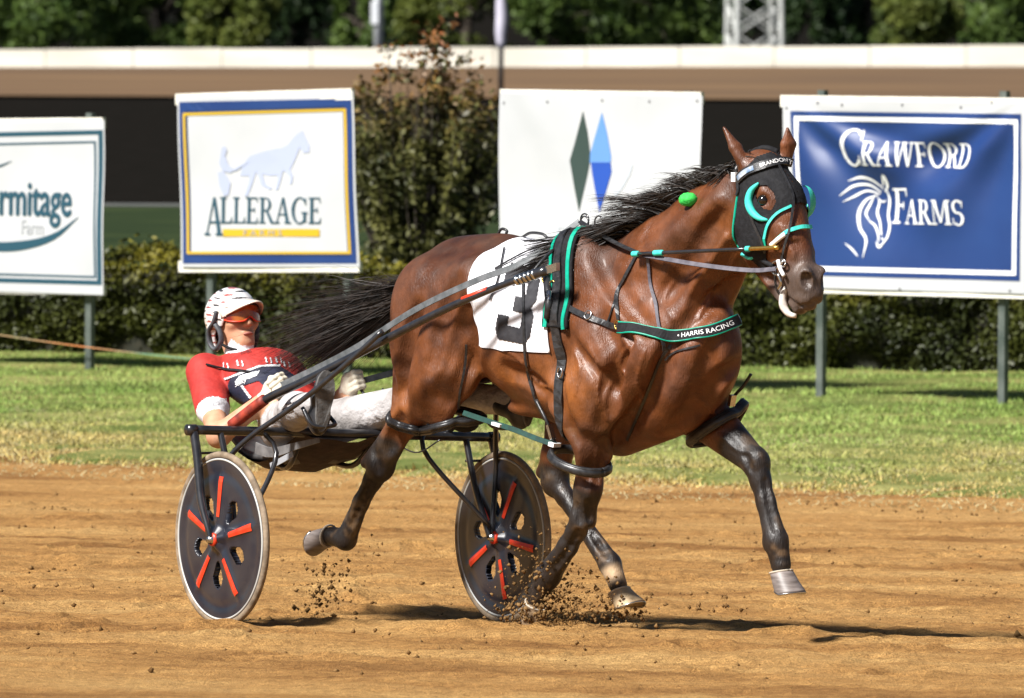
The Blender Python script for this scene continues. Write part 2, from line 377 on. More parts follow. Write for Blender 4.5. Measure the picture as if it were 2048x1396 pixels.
# ------------------------------------------------------------------ far wall, pole, tower, trees
M['wall_white'] = mat('white painted board', (.44, .42, .36), (.58, .555, .48), .6, .7, stretch=((.3, 1, 3),))
WA, WB_ = on_depth(-80, 151, 254), on_depth(2130, 146, 238)
wd_ = (WB_ - WA); wlen = np.linalg.norm(wd_); wd_ /= wlen; wn_ = np.array([wd_[1], -wd_[0], 0])
wall = thing('boundary_wall', 'long low white panelled wall beyond the far side of the track', 'wall', WA - wd_ * 20)
npan = 12; pw = wlen / npan
for i in range(-10, npan + 10):
    s0 = WA + wd_ * (i * pw); mb = MB()
    tz = .60 + .008 * ((i * 7) % 3 - 1)
    mb.box(s0 + wd_ * pw / 2 + np.array([0, 0, tz / 2]), (wd_, wn_, (0, 0, 1)), (pw / 2 - .012, .045 + .004 * (i % 2), tz / 2)); mb.build('panel', M['wall_white'], wall)
mb = MB(); mb.box(WA + wd_ * wlen / 2 + np.array([0, 0, .30]) + wn_ * -.05, (wd_, wn_, (0, 0, 1)), (wlen * 1.3, .03, .28)); mb.build('backing_rail', M['wall_white'], wall)

M['pole_white'] = mat('pale painted steel', (.55, .58, .62), (.66, .68, .70), 2, .5)
M['pole_dark'] = mat('dark grey steel', (.05, .05, .055), (.08, .08, .085), 2, .5)
def base_at(px, depth):
    P = on_depth(px, 120, depth); P[2] = ZI; return P
b0 = base_at(757, 268); t_ = thing('light_pole', 'pale thick pole rising above the tall shrub behind the white wall', 'pole', b0)
mb = MB(); mb.tube([b0, b0 + (0, 0, 3), b0 + (0, 0, 9)], [.125, .12, .09], 14); mb.build('shaft', M['pole_white'], t_, True)
mb = MB(); mb.tube([b0, b0 + (0, 0, .06)], [.24, .24], 14); mb.build('base_plate', M['pole_dark'], t_)
mb = MB(); mb.box(b0 + (-.1, -.05, 1.25), ((1, 0, 0), (0, 1, 0), (0, 0, 1)), (.09, .1, .28)); mb.build('junction_box', M['pole_white'], t_)
b0 = base_at(1002, 212); t_ = thing('flag_pole', 'slim dark pole with pale wrapped flag beside the tall shrub', 'pole', b0)
mb = MB(); mb.tube([b0, b0 + (0, 0, 1.5), b0 + (0, 0, 5)], [.05, .05, .035], 10); mb.build('shaft', M['pole_dark'], t_, True)
M['flagcloth'] = mat('pale lilac cloth', (.36, .34, .42), (.50, .48, .56), 3, .8)
zz = np.linspace(.98, 4.2, 26); mb = MB(); mb.tube([b0 + (.01 * math.sin(z * 9), 0, z) for z in zz], [.055 + .06 * abs(math.sin(z * 3.1)) ** .5 for z in zz], 12); mb.build('wrapped_flag', M['flagcloth'], t_, True)

M['galv'] = mat('galvanised steel', (.42, .44, .42), (.56, .57, .54), 3, .5, metal=.2)
b0 = base_at(1508, 266); t_ = thing('lattice_tower', 'grey steel lattice floodlight tower standing behind the white wall', 'tower', b0)
hw = .56
cs = [(-1, -1), (1, -1), (1, 1), (-1, 1)]
def leg_pt(c, z): k = hw * (1 - z / 40); a = R(12); x, y = c[0] * k, c[1] * k; return b0 + np.array([x * math.cos(a) - y * math.sin(a), x * math.sin(a) + y * math.cos(a), z])
for c in cs:
    mb = MB(); mb.tube([leg_pt(c, 0), leg_pt(c, 14)], .075 if c == (-1, -1) else .06, 8); mb.build('leg', M['galv'], t_)
for i in range(10):
    z0, z1 = .1 + i * .7, .1 + (i + 1) * .7
    for q in range(4):
        c, d = cs[q], cs[(q + 1) % 4]
        for (p, e_) in ((c, d), (d, c)):
            mb = MB(); mb.bar(leg_pt(p, z0), leg_pt(e_, z1), .04, .02); mb.build('brace', M['galv'], t_)

M['bark'] = mat('bark', (.03, .022, .015), (.07, .055, .04), 8, .9, bump=.02)
def leafmat(name, a, b, tr=.25, sc=1.2): return mat(name, a, b, sc, .55, spec=.3, transl=tr, lo=.3, hi=.7)
M['leaf_a'] = leafmat('mid green leaves', (.022, .050, .009), (.11, .165, .032))
M['leaf_b'] = leafmat('dark green leaves', (.010, .026, .008), (.032, .058, .015))
M['leaf_c'] = leafmat('yellow green leaves', (.045, .072, .011), (.16, .18, .036))
def leaf_quads(P, size, g, aspect=.5):
    n = len(P); a = g.normal(size=(n, 3)); a /= np.linalg.norm(a, axis=1)[:, None]
    b = np.cross(a, g.normal(size=(n, 3))); b /= np.linalg.norm(b, axis=1)[:, None] + 1e-9
    s = size * g.uniform(.6, 1.3, n)[:, None]
    V = np.stack([P - a * s, P + b * s * aspect, P + a * s, P - b * s * aspect], 1).reshape(-1, 3)
    return V, np.arange(n * 4).reshape(n, 4)
def crown_points(g, n, rx, rz, zc, nclump, gap):
    C = g.normal(size=(nclump, 3)); C /= np.linalg.norm(C, axis=1)[:, None]; C *= g.uniform(.35, 1, (nclump, 1)) ** .6
    rr = g.uniform(.16, .42, nclump)
    i = g.integers(0, nclump, n); d = g.normal(size=(n, 3)); d /= np.linalg.norm(d, axis=1)[:, None]
    P = C[i] + d * (rr[i] * g.random(n) ** .35)[:, None]
    P = P * np.array([rx, rx, rz]) + np.array([0, 0, zc]); return P[P[:, 2] > .05]
def tree(px, depth, rx, rz, zc, m, seed, label, n=9000, size=.11, name='tree'):
    g = np.random.default_rng(seed); b0 = base_at(px, depth)
    t = thing(name, label, 'tree', b0, 'trees behind the white wall')
    mb = MB(); P = np.array([b0, b0 + (.05, 0, zc * .5), b0 + (.1, 0, zc), b0 + (0, 0, zc + rz * .7)]); mb.tube(spline(P, 8), np.linspace(.16, .03, 8), 8)
    for k in range(9):
        an = g.uniform(0, 6.28); z0 = zc * g.uniform(.25, 1.1); q = b0 + np.array([0, 0, z0]); e = q + np.array([math.cos(an) * rx * .75, math.sin(an) * rx * .75, rz * g.uniform(.0, .6)])
        mb.tube(spline([q, (q + e) / 2 + (0, 0, .15), e], 5), np.linspace(.07, .012, 5), 6)
    mb.build('trunk', M['bark'], t, True)
    V, Fq = leaf_quads(b0 + crown_points(g, n, rx, rz, zc, 34, .3), size, g)
    obj('crown', V, Fq, m, t)
    return t
tree(70, 272, 1.9, 2.2, 1.9, M['leaf_a'], 101, 'mid green bushy tree at the left end of the white wall')
tree(320, 276, 2.1, 1.7, 1.4, M['leaf_a'], 102, 'broad green tree second from the left behind the white wall', 11000)
tree(470, 272, 1.1, 1.6, 1.3, M['leaf_c'], 103, 'pale green tree left of the dark gap behind the white wall')
tree(720, 270, .75, 1.9, 1.5, M['leaf_a'], 104, 'small green tree behind the pale pole')
tree(930, 274, 1.7, 1.9, 1.5, M['leaf_c'], 105, 'yellow green tree behind the slim dark pole')
tree(1110, 270, 1.3, 2.4, 2.2, M['leaf_a'], 106, 'green tree midway between the slim pole and the lattice tower')
tree(1330, 274, 1.9, 2.0, 1.5, M['leaf_a'], 107, 'large bright green tree just left of the lattice tower', 12000)
tree(1640, 290, 1.1, 2.2, 2.4, M['leaf_b'], 108, 'dark evergreen tree right of the lattice tower')
tree(1835, 272, 1.0, 1.5, 1.0, M['leaf_c'], 109, 'yellow tinged tree above the blue banner')
tree(2010, 276, 1.7, 2.2, 1.8, M['leaf_a'], 110, 'green tree at the right end of the white wall')
for i, (px, dp) in enumerate([(150, 300), (400, 310), (600, 305), (860, 300), (1230, 305), (1470, 310), (1740, 305), (1920, 300)]):
    tree(px, dp, 1.7, 2.6, 2.6, M['leaf_b'], 120 + i, ['dark tree in the second row behind the leftmost trees', 'dark tree behind the pale green tree', 'dark tree in the gap left of the pale pole', 'dark tree between the pale and the slim pole', 'dark tree behind the green trees in the middle', 'dark tree behind the lattice tower', 'dark tree in the gap right of the lattice tower', 'dark tree behind the yellow tinged tree'][i], 7000, .14, 'dark_tree')

# ------------------------------------------------------------------ hedge, shrub
HG0, HG1 = ground_pick(0, 712), ground_pick(2048, 752)
hd = (HG1 - HG0); hd[2] = 0; hlen = np.linalg.norm(hd); hd /= hlen; hn = np.array([-hd[1], hd[0], 0])
M['hedge_leaf'] = mat('hedge leaves', (.012, .020, .004), (.10, .10, .014), 1.6, .5, spec=.3, attr=True)
M['hedge_core'] = mat('hedge twigs', (.008, .010, .004), (.02, .018, .008), 20, .9)
def hedge(name, s0, s1, hgt, dep, seed, label):
    g = np.random.default_rng(seed); o = HG0 + hd * s0; o[2] = ZI
    t = thing(name, label, 'hedge', o)
    L = s1 - s0; n = int(L * 7600)
    u = g.uniform(0, L, n); face = g.random(n)
    vv = np.where(face < .62, 0, g.uniform(0, dep, n)); zz = np.where(face < .62, g.uniform(.02, hgt, n), hgt)
    bul = .24 * (vnoise(u * 2.3, zz * 3, seed=seed) - .5) + .12 * (vnoise(u * 7, zz * 7, seed=seed + 1) - .5)
    vv = np.where(face < .62, vv - bul + g.normal(0, .02, n) + .06 * (zz / hgt) * -1, vv); zz = np.where(face < .62, zz, hgt + bul + g.normal(0, .02, n) + np.where(g.random(n) < .05, g.uniform(0, .10, n), 0))
    P = o + hd * u[:, None] + hn * vv[:, None] + np.array([0, 0, 1.0]) * zz[:, None]
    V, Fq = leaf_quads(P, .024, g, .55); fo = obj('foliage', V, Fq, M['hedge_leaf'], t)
    top_lit = np.clip((zz / hgt - .72) * 3.5 + .8 * (vnoise(u * 1.7, zz * 3, seed=77) - .5), 0, 1)[:, None]  # yellow-green top growth, with lit top and shaded front painted into the tint
    setcol(fo, np.repeat((1 - top_lit) * np.array([.55, .62, .6]) + top_lit * np.array([2.1, 1.75, .9]), 4, 0))
    mb = MB(); mb.box(o + hd * L / 2 + hn * (dep / 2 + .05) + (0, 0, hgt / 2 - .02), (hd, hn, (0, 0, 1)), (L / 2 - .03, dep / 2, hgt / 2 - .05)); mb.build('twigs', M['hedge_core'], t)
hedge('hedge', -5, hlen + 7, .72, .9, 41, 'long low trimmed hedge running behind the row of banners')
def shrub(px, dpy, rx, hgt, seed, label, nst=60):
    g = np.random.default_rng(seed); b0 = ground_pick(px, dpy); b0[2] = ZI
    t = thing('shrub', label, 'shrub', b0); mb = MB(); tips = []; shoots = []
    for k in range(nst):
        an = g.uniform(0, 6.28); ro = rx * math.sqrt(g.random()); hz = hgt * (1 - .28 * (ro / rx) ** 2) * (g.uniform(.55, .92) if k % 9 else g.uniform(.9, 1.03))
        e = b0 + np.array([math.cos(an) * ro, math.sin(an) * ro * .7, hz]); s = b0 + np.array([math.cos(an) * ro * .15, math.sin(an) * ro * .15, 0])
        P = spline([s, s * .45 + e * .55 + np.array([math.cos(an), math.sin(an), 0]) * .06, e], 12); mb.tube(P, np.linspace(.010, .003, 12), 5, False)
        sp = P[g.integers(3, 12, 260)] + g.normal(0, .05, (260, 3)); tips.append(sp)
    mb.build('stems', M['bark'], t)
    P = np.concatenate(tips); P = P[vnoise(P[:, 0] * 6, P[:, 1] * 6, P[:, 2] * 6, 55) > .41]; V, Fq = leaf_quads(P, .034, g, .5)
    o = obj('foliage', V, Fq, M['shrub_leaf'], t)
    zrel = (P[:, 2] - ZI) / hgt; mixr = np.clip((zrel - .60) * 2.2 + .35 * (g.random(len(P)) - .5), 0, 1)[:, None] * (g.random((len(P), 1)) < .75)
    C = (1 - mixr) * np.array([1, 1, 1]) + mixr * np.array([2.3, .75, .9]); setcol(o, np.repeat(C, 4, 0))
M['shrub_leaf'] = mat('shrub leaves', (.020, .026, .008), (.13, .125, .032), 2.6, .5, attr=True, spec=.3)
shrub(845, 640, .74, 2.45, 51, 'tall loose shrub with reddish tips between two banners', 105)

# ------------------------------------------------------------------ banners on posts
FN0, FN1 = ground_pick(177, 747), ground_pick(1998, 818); FN0[2] = FN1[2] = ZI
fd = FN1 - FN0; fd /= np.linalg.norm(fd); fn = np.array([fd[1], -fd[0], 0])   # fn points towards the camera side
def fence_pt(px, py, off=0.0): return plane_pick(px, py, FN0 + fn * off, fn)
M['vinyl'] = mat('white vinyl', (.40, .41, .425), (.455, .46, .475), 1.5, .45)
M['navy'] = mat('navy print', (.008, .022, .07), (.012, .03, .09), 2, .45)
M['blue'] = mat('blue print', (.009, .030, .125), (.013, .042, .155), 1.5, .4)
M['teal'] = mat('dark teal print', (.010, .055, .085), None, 2, .5)
M['yellow'] = mat('yellow print', (.48, .31, .012), None, 2, .5)
M['greyp'] = mat('grey print', (.30, .31, .33), None, 2, .5)
M['paleblue'] = mat('pale blue print', (.33, .365, .48), None, 2, .5)
M['dkgreen'] = mat('dark green print', (.025, .045, .04), None, 2, .5)
M['ltblue'] = mat('light blue print', (.10, .23, .52), None, 2, .5)
M['midblue'] = mat('mid blue print', (.012, .06, .33), None, 2, .5)
M['post'] = mat('galvanised post', (.07, .09, .08), (.15, .17, .155), 6, .45, metal=.4)
M['wood'] = mat('weathered whitewashed wood', (.55, .52, .44), (.76, .74, .68), 9, .8, stretch=((1, 1, 8),))
class Banner:
    def __init__(s, label, corners, folds, post_px, seed, group='advertising banners on the infield fence'):
        s.c = corners; s.folds = folds; s.k = 0
        xs_ = [c[0] for c in corners]
        b = fence_pt((corners[2][0] + corners[3][0]) / 2, 700); b[2] = ZI
        s.t = thing('banner', label, 'banner', b, group)
        s.seed = seed
        for (px, ytop) in post_px:
            p = fence_pt(px, 600, -.07); p[2] = ZI; top = fence_pt(px, ytop, -.07)[2]
            mb = MB(); H2 = (top - ZI) / 2 + .1
            mb.box(p + (0, 0, H2 - .2), (fd, fn, (0, 0, 1)), (.028, .006, H2)); mb.box(p + (0, 0, H2 - .2) + fd * .025 - fn * .02, (fd, fn, (0, 0, 1)), (.004, .018, H2)); mb.box(p + (0, 0, H2 - .2) - fd * .025 - fn * .02, (fd, fn, (0, 0, 1)), (.004, .018, H2)); mb.build('post', M['post'], s.t)
    def uv(s, px, py):
        (x0, y0), (x1, y1), (x2, y2), (x3, y3) = s.c   # TL TR BR BL
        u = (np.asarray(px, float) - (x0 + x3) / 2) / ((x1 + x2) / 2 - (x0 + x3) / 2); v = (np.asarray(py, float) - (y0 + y1) / 2) / ((y2 + y3) / 2 - (y0 + y1) / 2)
        return u, v
    def P(s, px, py, off=0.0):
        u, v = s.uv(px, py); d = s.folds(np.clip(u, 0, 1), np.clip(v, 0, 1))
        px = np.asarray(px, float); py = np.asarray(py, float)
        Q = fence_pt(px, py); return Q + fn * (d + off)[..., None]
    def sheet(s, name, poly4, m, off, nx=40, ny=40, solid=False):
        u, v = np.meshgrid(np.linspace(0, 1, nx), np.linspace(0, 1, ny), indexing='ij')
        a, b, c, d = [np.array(p, float) for p in poly4]
        q = (a[None, None] * ((1 - u) * (1 - v))[..., None] + b * (u * (1 - v))[..., None] + c * (u * v)[..., None] + d * ((1 - u) * v)[..., None])
        V = s.P(q[..., 0].ravel(), q[..., 1].ravel(), off + np.zeros(nx * ny))
        I = (np.arange(nx - 1)[:, None] * ny + np.arange(ny - 1)[None, :]).ravel()
        return obj(name, V, np.stack([I, I + ny, I + ny + 1, I + 1], -1)[:, ::-1], m, s.t, True)
    def polys(s, name, polys, m, off=.004):
        """flat printed shapes: list of pixel polygons"""
        mb = MB()
        for i, p in enumerate(polys):
            p = np.array(p, float)
            if len(p) == 4 and name.endswith('lettering'):      # follow the folds of the sheet
                k = 6; a_, b_ = np.meshgrid(np.linspace(0, 1, k), np.linspace(0, 1, k), indexing='ij'); q = (p[0] * ((1 - a_) * (1 - b_))[..., None] + p[1] * (a_ * (1 - b_))[..., None] + p[2] * (a_ * b_)[..., None] + p[3] * ((1 - a_) * b_)[..., None]).reshape(-1, 2)
                mb.add(s.P(q[:, 0], q[:, 1], off + np.full(len(q), (i % 9) * .0003)), [(x * k + y, x * k + k + y, x * k + k + y + 1, x * k + y + 1) for x in range(k - 1) for y in range(k - 1)]); continue
            V = s.P(p[:, 0], p[:, 1], off + np.full(len(p), (i % 9) * .0003)); mb.add(V, [tuple(range(len(p)))])
        return mb.build(name, m, s.t)
    def frame(s, name, poly4, wx, wy, m, off):
        a, b, c, d = [np.array(p, float) for p in poly4]; mb = MB(); n = 24
        for p, q, ip, iq in ((a, b, a + (wx, wy), b + (-wx, wy)), (b, c, b + (-wx, wy), c + (-wx, -wy)), (c, d, c + (-wx, -wy), d + (wx, -wy)), (d, a, d + (wx, -wy), a + (wx, wy))):
            t = np.linspace(0, 1, n)[:, None]; o = p * (1 - t) + q * t; i_ = ip * (1 - t) + iq * t
            Q = np.concatenate([o, i_]); V = s.P(Q[:, 0], Q[:, 1], np.full(2 * n, off)); mb.add(V, [(k, k + 1, n + k + 1, n + k) for k in range(n - 1)])
        return mb.build(name, m, s.t)
    def text(s, name, body, px0, px1, base0, base1, cap, m, off=.005, ref=None, bold=0.0):
        V, Fs = text_mesh(body); 
        x0, x1 = V[:, 0].min(), V[:, 0].max(); hcap = .70
        u = (V[:, 0] - x0) / (x1 - x0); px = px0 + (px1 - px0) * u; py = base0 + (base1 - base0) * u - V[:, 1] / hcap * cap
        mb = MB()
        offs = [(0, 0)] if not bold else [(-bold, 0), (0, 0), (bold, 0), (0, bold), (0, -bold)]
        for i, (dx, dy) in enumerate(offs): mb.add(s.P(px + dx, py + dy, np.full(len(px), off + i * .0003)), Fs)
        return mb.build(name, m, s.t)
    def strokes(s, name, lines, m, off=.005):
        """tapered painted strokes given as pixel polylines with widths"""
        mb = MB()
        for i, (pts, wds) in enumerate(lines):
            P = spline(pts, 22); wd = np.interp(np.linspace(0, 1, 22), np.linspace(0, 1, len(wds)), wds); T = np.gradient(P, axis=0); T /= np.linalg.norm(T, axis=1)[:, None] + 1e-9; Nn = np.stack([-T[:, 1], T[:, 0]], 1)
            Q = np.concatenate([P - Nn * wd[:, None] / 2, P + Nn * wd[:, None] / 2]); V = s.P(Q[:, 0], Q[:, 1], np.full(44, off + (i % 12) * .0003)); mb.add(V, [(k, k + 1, 22 + k + 1, 22 + k) for k in range(21)])
        return mb.build(name, m, s.t)
    def grommets(s, pts):
        for (px, py) in pts:
            mb = MB(); c = s.P(np.array([px]), np.array([py]), np.array([.003]))[0]; a = np.linspace(0, 2 * math.pi, 13)[:-1]
            mb.add([c + (fd * math.cos(k) + np.array([0, 0, 1]) * math.sin(k)) * .009 for k in a], [tuple(range(12))]); mb.build('grommet', M['pole_dark'], s.t)

# serif capitals drawn as polygons in a unit cap height
def arc(cx, cy, rx, ry, a0, a1, tv, thz, n=18):
    """elliptic ring piece, tv = stroke at the sides, thz = stroke at top and bottom"""
    out = []
    A = np.radians(np.linspace(a0, a1, n + 1))
    for i in range(n):
        p = []
        for a in (A[i], A[i + 1]): p.append((cx + rx * math.cos(a), cy + ry * math.sin(a)))
        for a in (A[i + 1], A[i]): p.append((cx + (rx - tv) * math.cos(a), cy + (ry - thz) * math.sin(a)))
        out.append(p)
    return out
def rc(x0, y0, x1, y1): return [(x0, y0), (x1, y0), (x1, y1), (x0, y1)]
S_ = .055
def G(ch):
    st = .135; th = .05
    if ch == 'A': return [[(.06, 0), (.11, 0), (.42, 1), (.36, 1)], [(.56, 0), (.72, 0), (.45, 1), (.34, 1)], rc(.2, .32, .58, .37), rc(-.02, 0, .24, S_), rc(.48, 0, .82, S_)], .80
    if ch == 'L': return [rc(.1, 0, .1 + st, 1), rc(0, .945, .34, 1), rc(0, 0, .6, S_), [(.52, 0), (.6, 0), (.63, .25), (.60, .25)]], .64
    if ch == 'E': return [rc(.1, 0, .1 + st, 1), rc(0, .945, .58, 1), rc(0, 0, .6, S_), rc(.2, .49, .45, .54), [(.53, 0), (.6, 0), (.63, .23), (.60, .23)], [(.53, 1), (.58, 1), (.60, .79), (.57, .79)], rc(.42, .41, .46, .62)], .66
    if ch == 'F': return [rc(.1, 0, .1 + st, 1), rc(0, .945, .58, 1), rc(0, 0, .34, S_), rc(.2, .49, .45, .54), [(.53, 1), (.58, 1), (.60, .77), (.57, .77)], rc(.42, .41, .46, .62)], .60
    if ch == 'R': return [rc(.1, 0, .1 + st, 1), rc(0, 0, .34, S_), rc(0, .945, .3, 1), rc(.2, .47, .36, .52)] + arc(.33, .735, .28, .265, -90, 90, .125, .055) + [[(.33, .5), (.46, .5), (.76, 0), (.60, 0)], rc(.62, 0, .84, S_)], .80
    if ch == 'G': return arc(.44, .5, .42, .52, 45, 315, .14, .055, 28) + [rc(.62, .05, .75, .42), rc(.52, .39, .84, .44), rc(.70, .72, .745, .98)], .86
    if ch == 'C': return arc(.44, .5, .42, .52, 42, 318, .14, .055, 28) + [rc(.70, .70, .745, .98), rc(.71, .03, .745, .28)], .80
    if ch == 'O': return arc(.45, .5, .44, .52, 0, 360, .14, .055, 36), .92
    if ch == 'D': return [rc(.1, 0, .1 + st, 1), rc(0, 0, .36, S_), rc(0, .945, .36, 1)] + arc(.34, .5, .46, .5, -90, 90, .14, .055, 24), .86
    if ch == 'W': return [[(.20, 0), (.28, 0), (.20, 1), (.05, 1)], [(.22, 0), (.28, 0), (.53, 1), (.47, 1)], [(.66, 0), (.74, 0), (.62, 1), (.47, 1)], [(.68, 0), (.74, 0), (.98, 1), (.92, 1)], rc(-.04, .945, .28, 1), rc(.40, .945, .70, 1), rc(.82, .945, 1.06, 1)], 1.04
    if ch == 'M': return [rc(.10, 0, .15, 1), rc(.76, 0, .90, 1), [(.10, 1), (.25, 1), (.50, .08), (.42, .08)], [(.42, .08), (.50, .08), (.80, 1), (.74, 1)], rc(0, 0, .26, S_), rc(.66, 0, 1.0, S_), rc(0, .945, .2, 1), rc(.8, .945, 1.0, 1)], 1.02
    if ch == 'S': return arc(.31, .735, .26, .285, 40, 270, .12, .06) + arc(.31, .245, .27, .285, -140, 90, .12, .06) + [rc(.50, .72, .54, .98), rc(.05, .02, .09, .28)], .64
    return [], .5
def serif(word, px0, px1, b0, b1, cap):
    polys = []; x = 0; tmp = []
    for ch in word:
        gl, adv = G(ch)
        for p in gl: tmp.append([(q[0] + x, q[1]) for q in p])
        x += adv + .02
    for p in tmp: polys.append([(px0 + (px1 - px0) * q[0] / x, b0 + (b1 - b0) * q[0] / x - q[1] * cap) for q in p])
    return polys

# --- leftmost banner (cut by the frame)
def folds1(u, v): return .010 * np.sin(u * 5 + v * 2) + .006 * np.sin(v * 8 + u * 3) + .008 * v
b = Banner('white banner with dark teal lettering and a curved swoosh, cut off by the left edge', [(-190, 250), (207, 240), (208, 590), (-190, 578)], folds1, [(177, 226), (-150, 226)], 1)
b.sheet('sheet', b.c, M['vinyl'], 0)
b.frame('border', [(-178, 268), (204, 260), (205, 570), (-178, 560)], 9, 9, M['teal'], .003)
b.frame('border', [(-160, 290), (190, 282), (194, 556), (-160, 546)], 4, 4, M['teal'], .003)
V, _ = text_mesh('Hermitage'); V2, _ = text_mesh('He'); fr = (V2[:, 0].max() - V[:, 0].min()) / (V[:, 0].max() - V[:, 0].min())
wd0 = 146 / (1 - fr); b.text('lettering', 'Hermitage', 142 - wd0, 142, 428, 432, 70, M['teal'], bold=1.6)
b.text('small_lettering', 'Farm', 44, 88, 468, 470, 29, M['greyp'])
b.strokes('swoosh', [([(-150, 420), (-90, 472), (-20, 492), (50, 490), (110, 472), (158, 434)], [2, 10, 18, 19, 13, 1]), ([(-20, 335), (0, 332), (24, 322)], [2, 4, 1])], M['teal'])
rail = lambda B_, c, name='rail': (lambda mb: (mb.bar(fence_pt(*c[0], -.03), fence_pt(*c[1], -.03), .018, .040), mb.build(name, M['wood'], B_.t)))(MB())
rail(b, [(-195, 250), (208, 246)]); rail(b, [(-195, 573), (209, 580)])

# --- blue bordered banner
def folds2(u, v): return .012 * np.sin(u * 4.2 + 1) * (1 - v) + .007 * np.exp(-((u - .45 - v * .05) / .04) ** 2) * np.exp(-v * 5) + .006 * np.sin(v * 7 + u * 4) + .012 * np.exp(-((u - .10 - .1 * v) / .05) ** 2) * np.exp(-v * 3)
b = Banner('white banner with blue border, yellow line and pale horse emblem', [(357, 194), (703, 182), (718, 534), (363, 534)], folds2, [(420, 186), (694, 184)], 2)
b.sheet('sheet', b.c, M['vinyl'], 0)
b.frame('blue_border', [(361, 204), (700, 197), (713, 527), (367, 527)], 15, 18, M['blue'], .003)
b.frame('navy_border', [(374, 222), (687, 212), (699, 512), (379, 512)], 4, 4, M['navy'], .0045)
b.frame('yellow_border', [(369, 226), (690, 217), (702, 508), (375, 508)], 5, 5, M['yellow'], .006)
b.polys('lettering', serif('A', 411, 449, 470, 471, 76) + serif('LLERAGE', 441, 645, 446, 447, 52), M['teal'], .0065)
b.polys('yellow_bar', [[(447, 458), (640, 458), (640, 473), (447, 473)]], M['yellow'], .0065)
b.text('small_lettering', 'F A R M S', 490, 566, 471, 471, 11, M['greyp'], .0085)
b.polys('horse_emblem', [
    [(480, 352), (486, 330), (500, 312), (530, 302), (556, 296), (566, 322), (560, 350), (540, 352), (512, 345), (498, 352)],
    [(552, 300), (574, 290), (590, 270), (604, 261), (607, 270), (618, 292), (617, 305), (606, 306), (598, 296), (590, 318), (580, 340), (560, 345)],
    [(500, 345), (512, 345), (505, 368), (496, 392), (489, 392), (497, 366)], [(514, 345), (524, 345), (530, 366), (545, 376), (541, 380), (522, 370)],
    [(556, 340), (566, 338), (562, 360), (556, 380), (551, 380), (555, 358)], [(568, 340), (578, 336), (586, 352), (584, 368), (579, 368), (580, 354)],
    [(446, 295), (452, 292), (456, 300), (452, 312), (458, 330), (470, 340), (462, 346), (446, 342), (440, 326)],
    [(437, 345), (448, 342), (462, 366), (458, 390), (448, 392), (440, 372)], [(468, 338), (496, 322), (497, 326), (470, 343)]], M['paleblue'], .004)
rail(b, [(354, 199), (706, 188)]); rail(b, [(360, 533), (721, 533)])

# --- diamond banner
def folds3(u, v): return .022 * np.sin(u * 7 + 2) * (1 - v) + .010 * np.sin(v * 6 + u * 5) + .014 * np.exp(-((u - .12 - .5 * v) / .06) ** 2) * np.exp(-v * 2.5)
b = Banner('plain white banner with a dark green and blue diamond mark', [(1003, 186), (1405, 192), (1398, 588), (997, 580)], folds3, [(1060, 182), (1372, 182)], 3)
b.sheet('sheet', b.c, M['vinyl'], 0)
b.polys('dark_diamond', [[(1164, 222), (1172, 262), (1178, 314), (1171, 352), (1156, 424), (1147, 380), (1137, 321), (1148, 282)]], M['dkgreen'])
b.polys('light_diamond', [[(1202, 224), (1212, 266), (1220, 313), (1219, 325), (1174, 325), (1174, 318), (1186, 276)]], M['ltblue'])
b.polys('blue_diamond', [[(1178, 325.5), (1219, 325.5), (1221, 344), (1210, 384), (1198, 425), (1189, 388), (1181, 348)]], M['midblue'])
M['ghost'] = mat('faint grey print', (.41, .44, .48), None, 2, .5)
b.polys('faint_diamond', [[(1222, 326), (1266, 329), (1262, 346), (1248, 372), (1230, 396), (1224, 372)]], M['ghost'])
b.text('small_lettering', 'D  I  A', 1113, 1200, 470, 471, 17, M['ghost'])
b.grommets([(1095, 204), (1203, 201), (1301, 203), (1395, 202), (1012, 206)])
rail(b, [(1003, 190), (1405, 196)])

# --- blue banner
def folds4(u, v):
    d = 0
    for cx_, sg in ((0.02, 1), (.98, -1)):
        ang = np.arctan2(v + .02, (u - cx_) * sg + .02); rr = np.hypot(u - cx_, v)
        d = d + 0.040 * np.sin(ang * 11 + cx_ * 3) * np.exp(-((rr - .45) / .42) ** 2) * np.sin(np.clip(ang, 0, 1.57) * 2)
    return d * np.clip(v * 4, 0, 1) + .010 * np.sin(u * 9 + 1) * np.clip(1 - abs(v - .35) * 2, 0, 1) - .03 * np.sin(v * math.pi) * np.sin(u * math.pi)
b = Banner('blue banner with white serif lettering and a white horse head line drawing', [(1566, 200), (2052, 206), (2056, 588), (1570, 574)], folds4, [(1640, 180), (2004, 182)], 4)
b.sheet('sheet', b.c, M['vinyl'], 0, 70, 60)
b.sheet('blue_panel', [(1582, 222), (2042, 228), (2040, 562), (1596, 550)], M['blue'], .004, 70, 60)
b.frame('white_line', [(1590, 232), (2036, 239), (2033, 551), (1602, 541)], 8, 9, M['white_print'], .007)
b.polys('upper_lettering', serif('C', 1681, 1729, 331, 332, 73) + serif('RAWFORD', 1727, 1944, 331, 337, 49), M['white_print'], .008)
b.polys('lower_lettering', serif('F', 1776, 1808, 447, 447, 70) + serif('ARMS', 1805, 1930, 448, 450, 49), M['white_print'], .008)
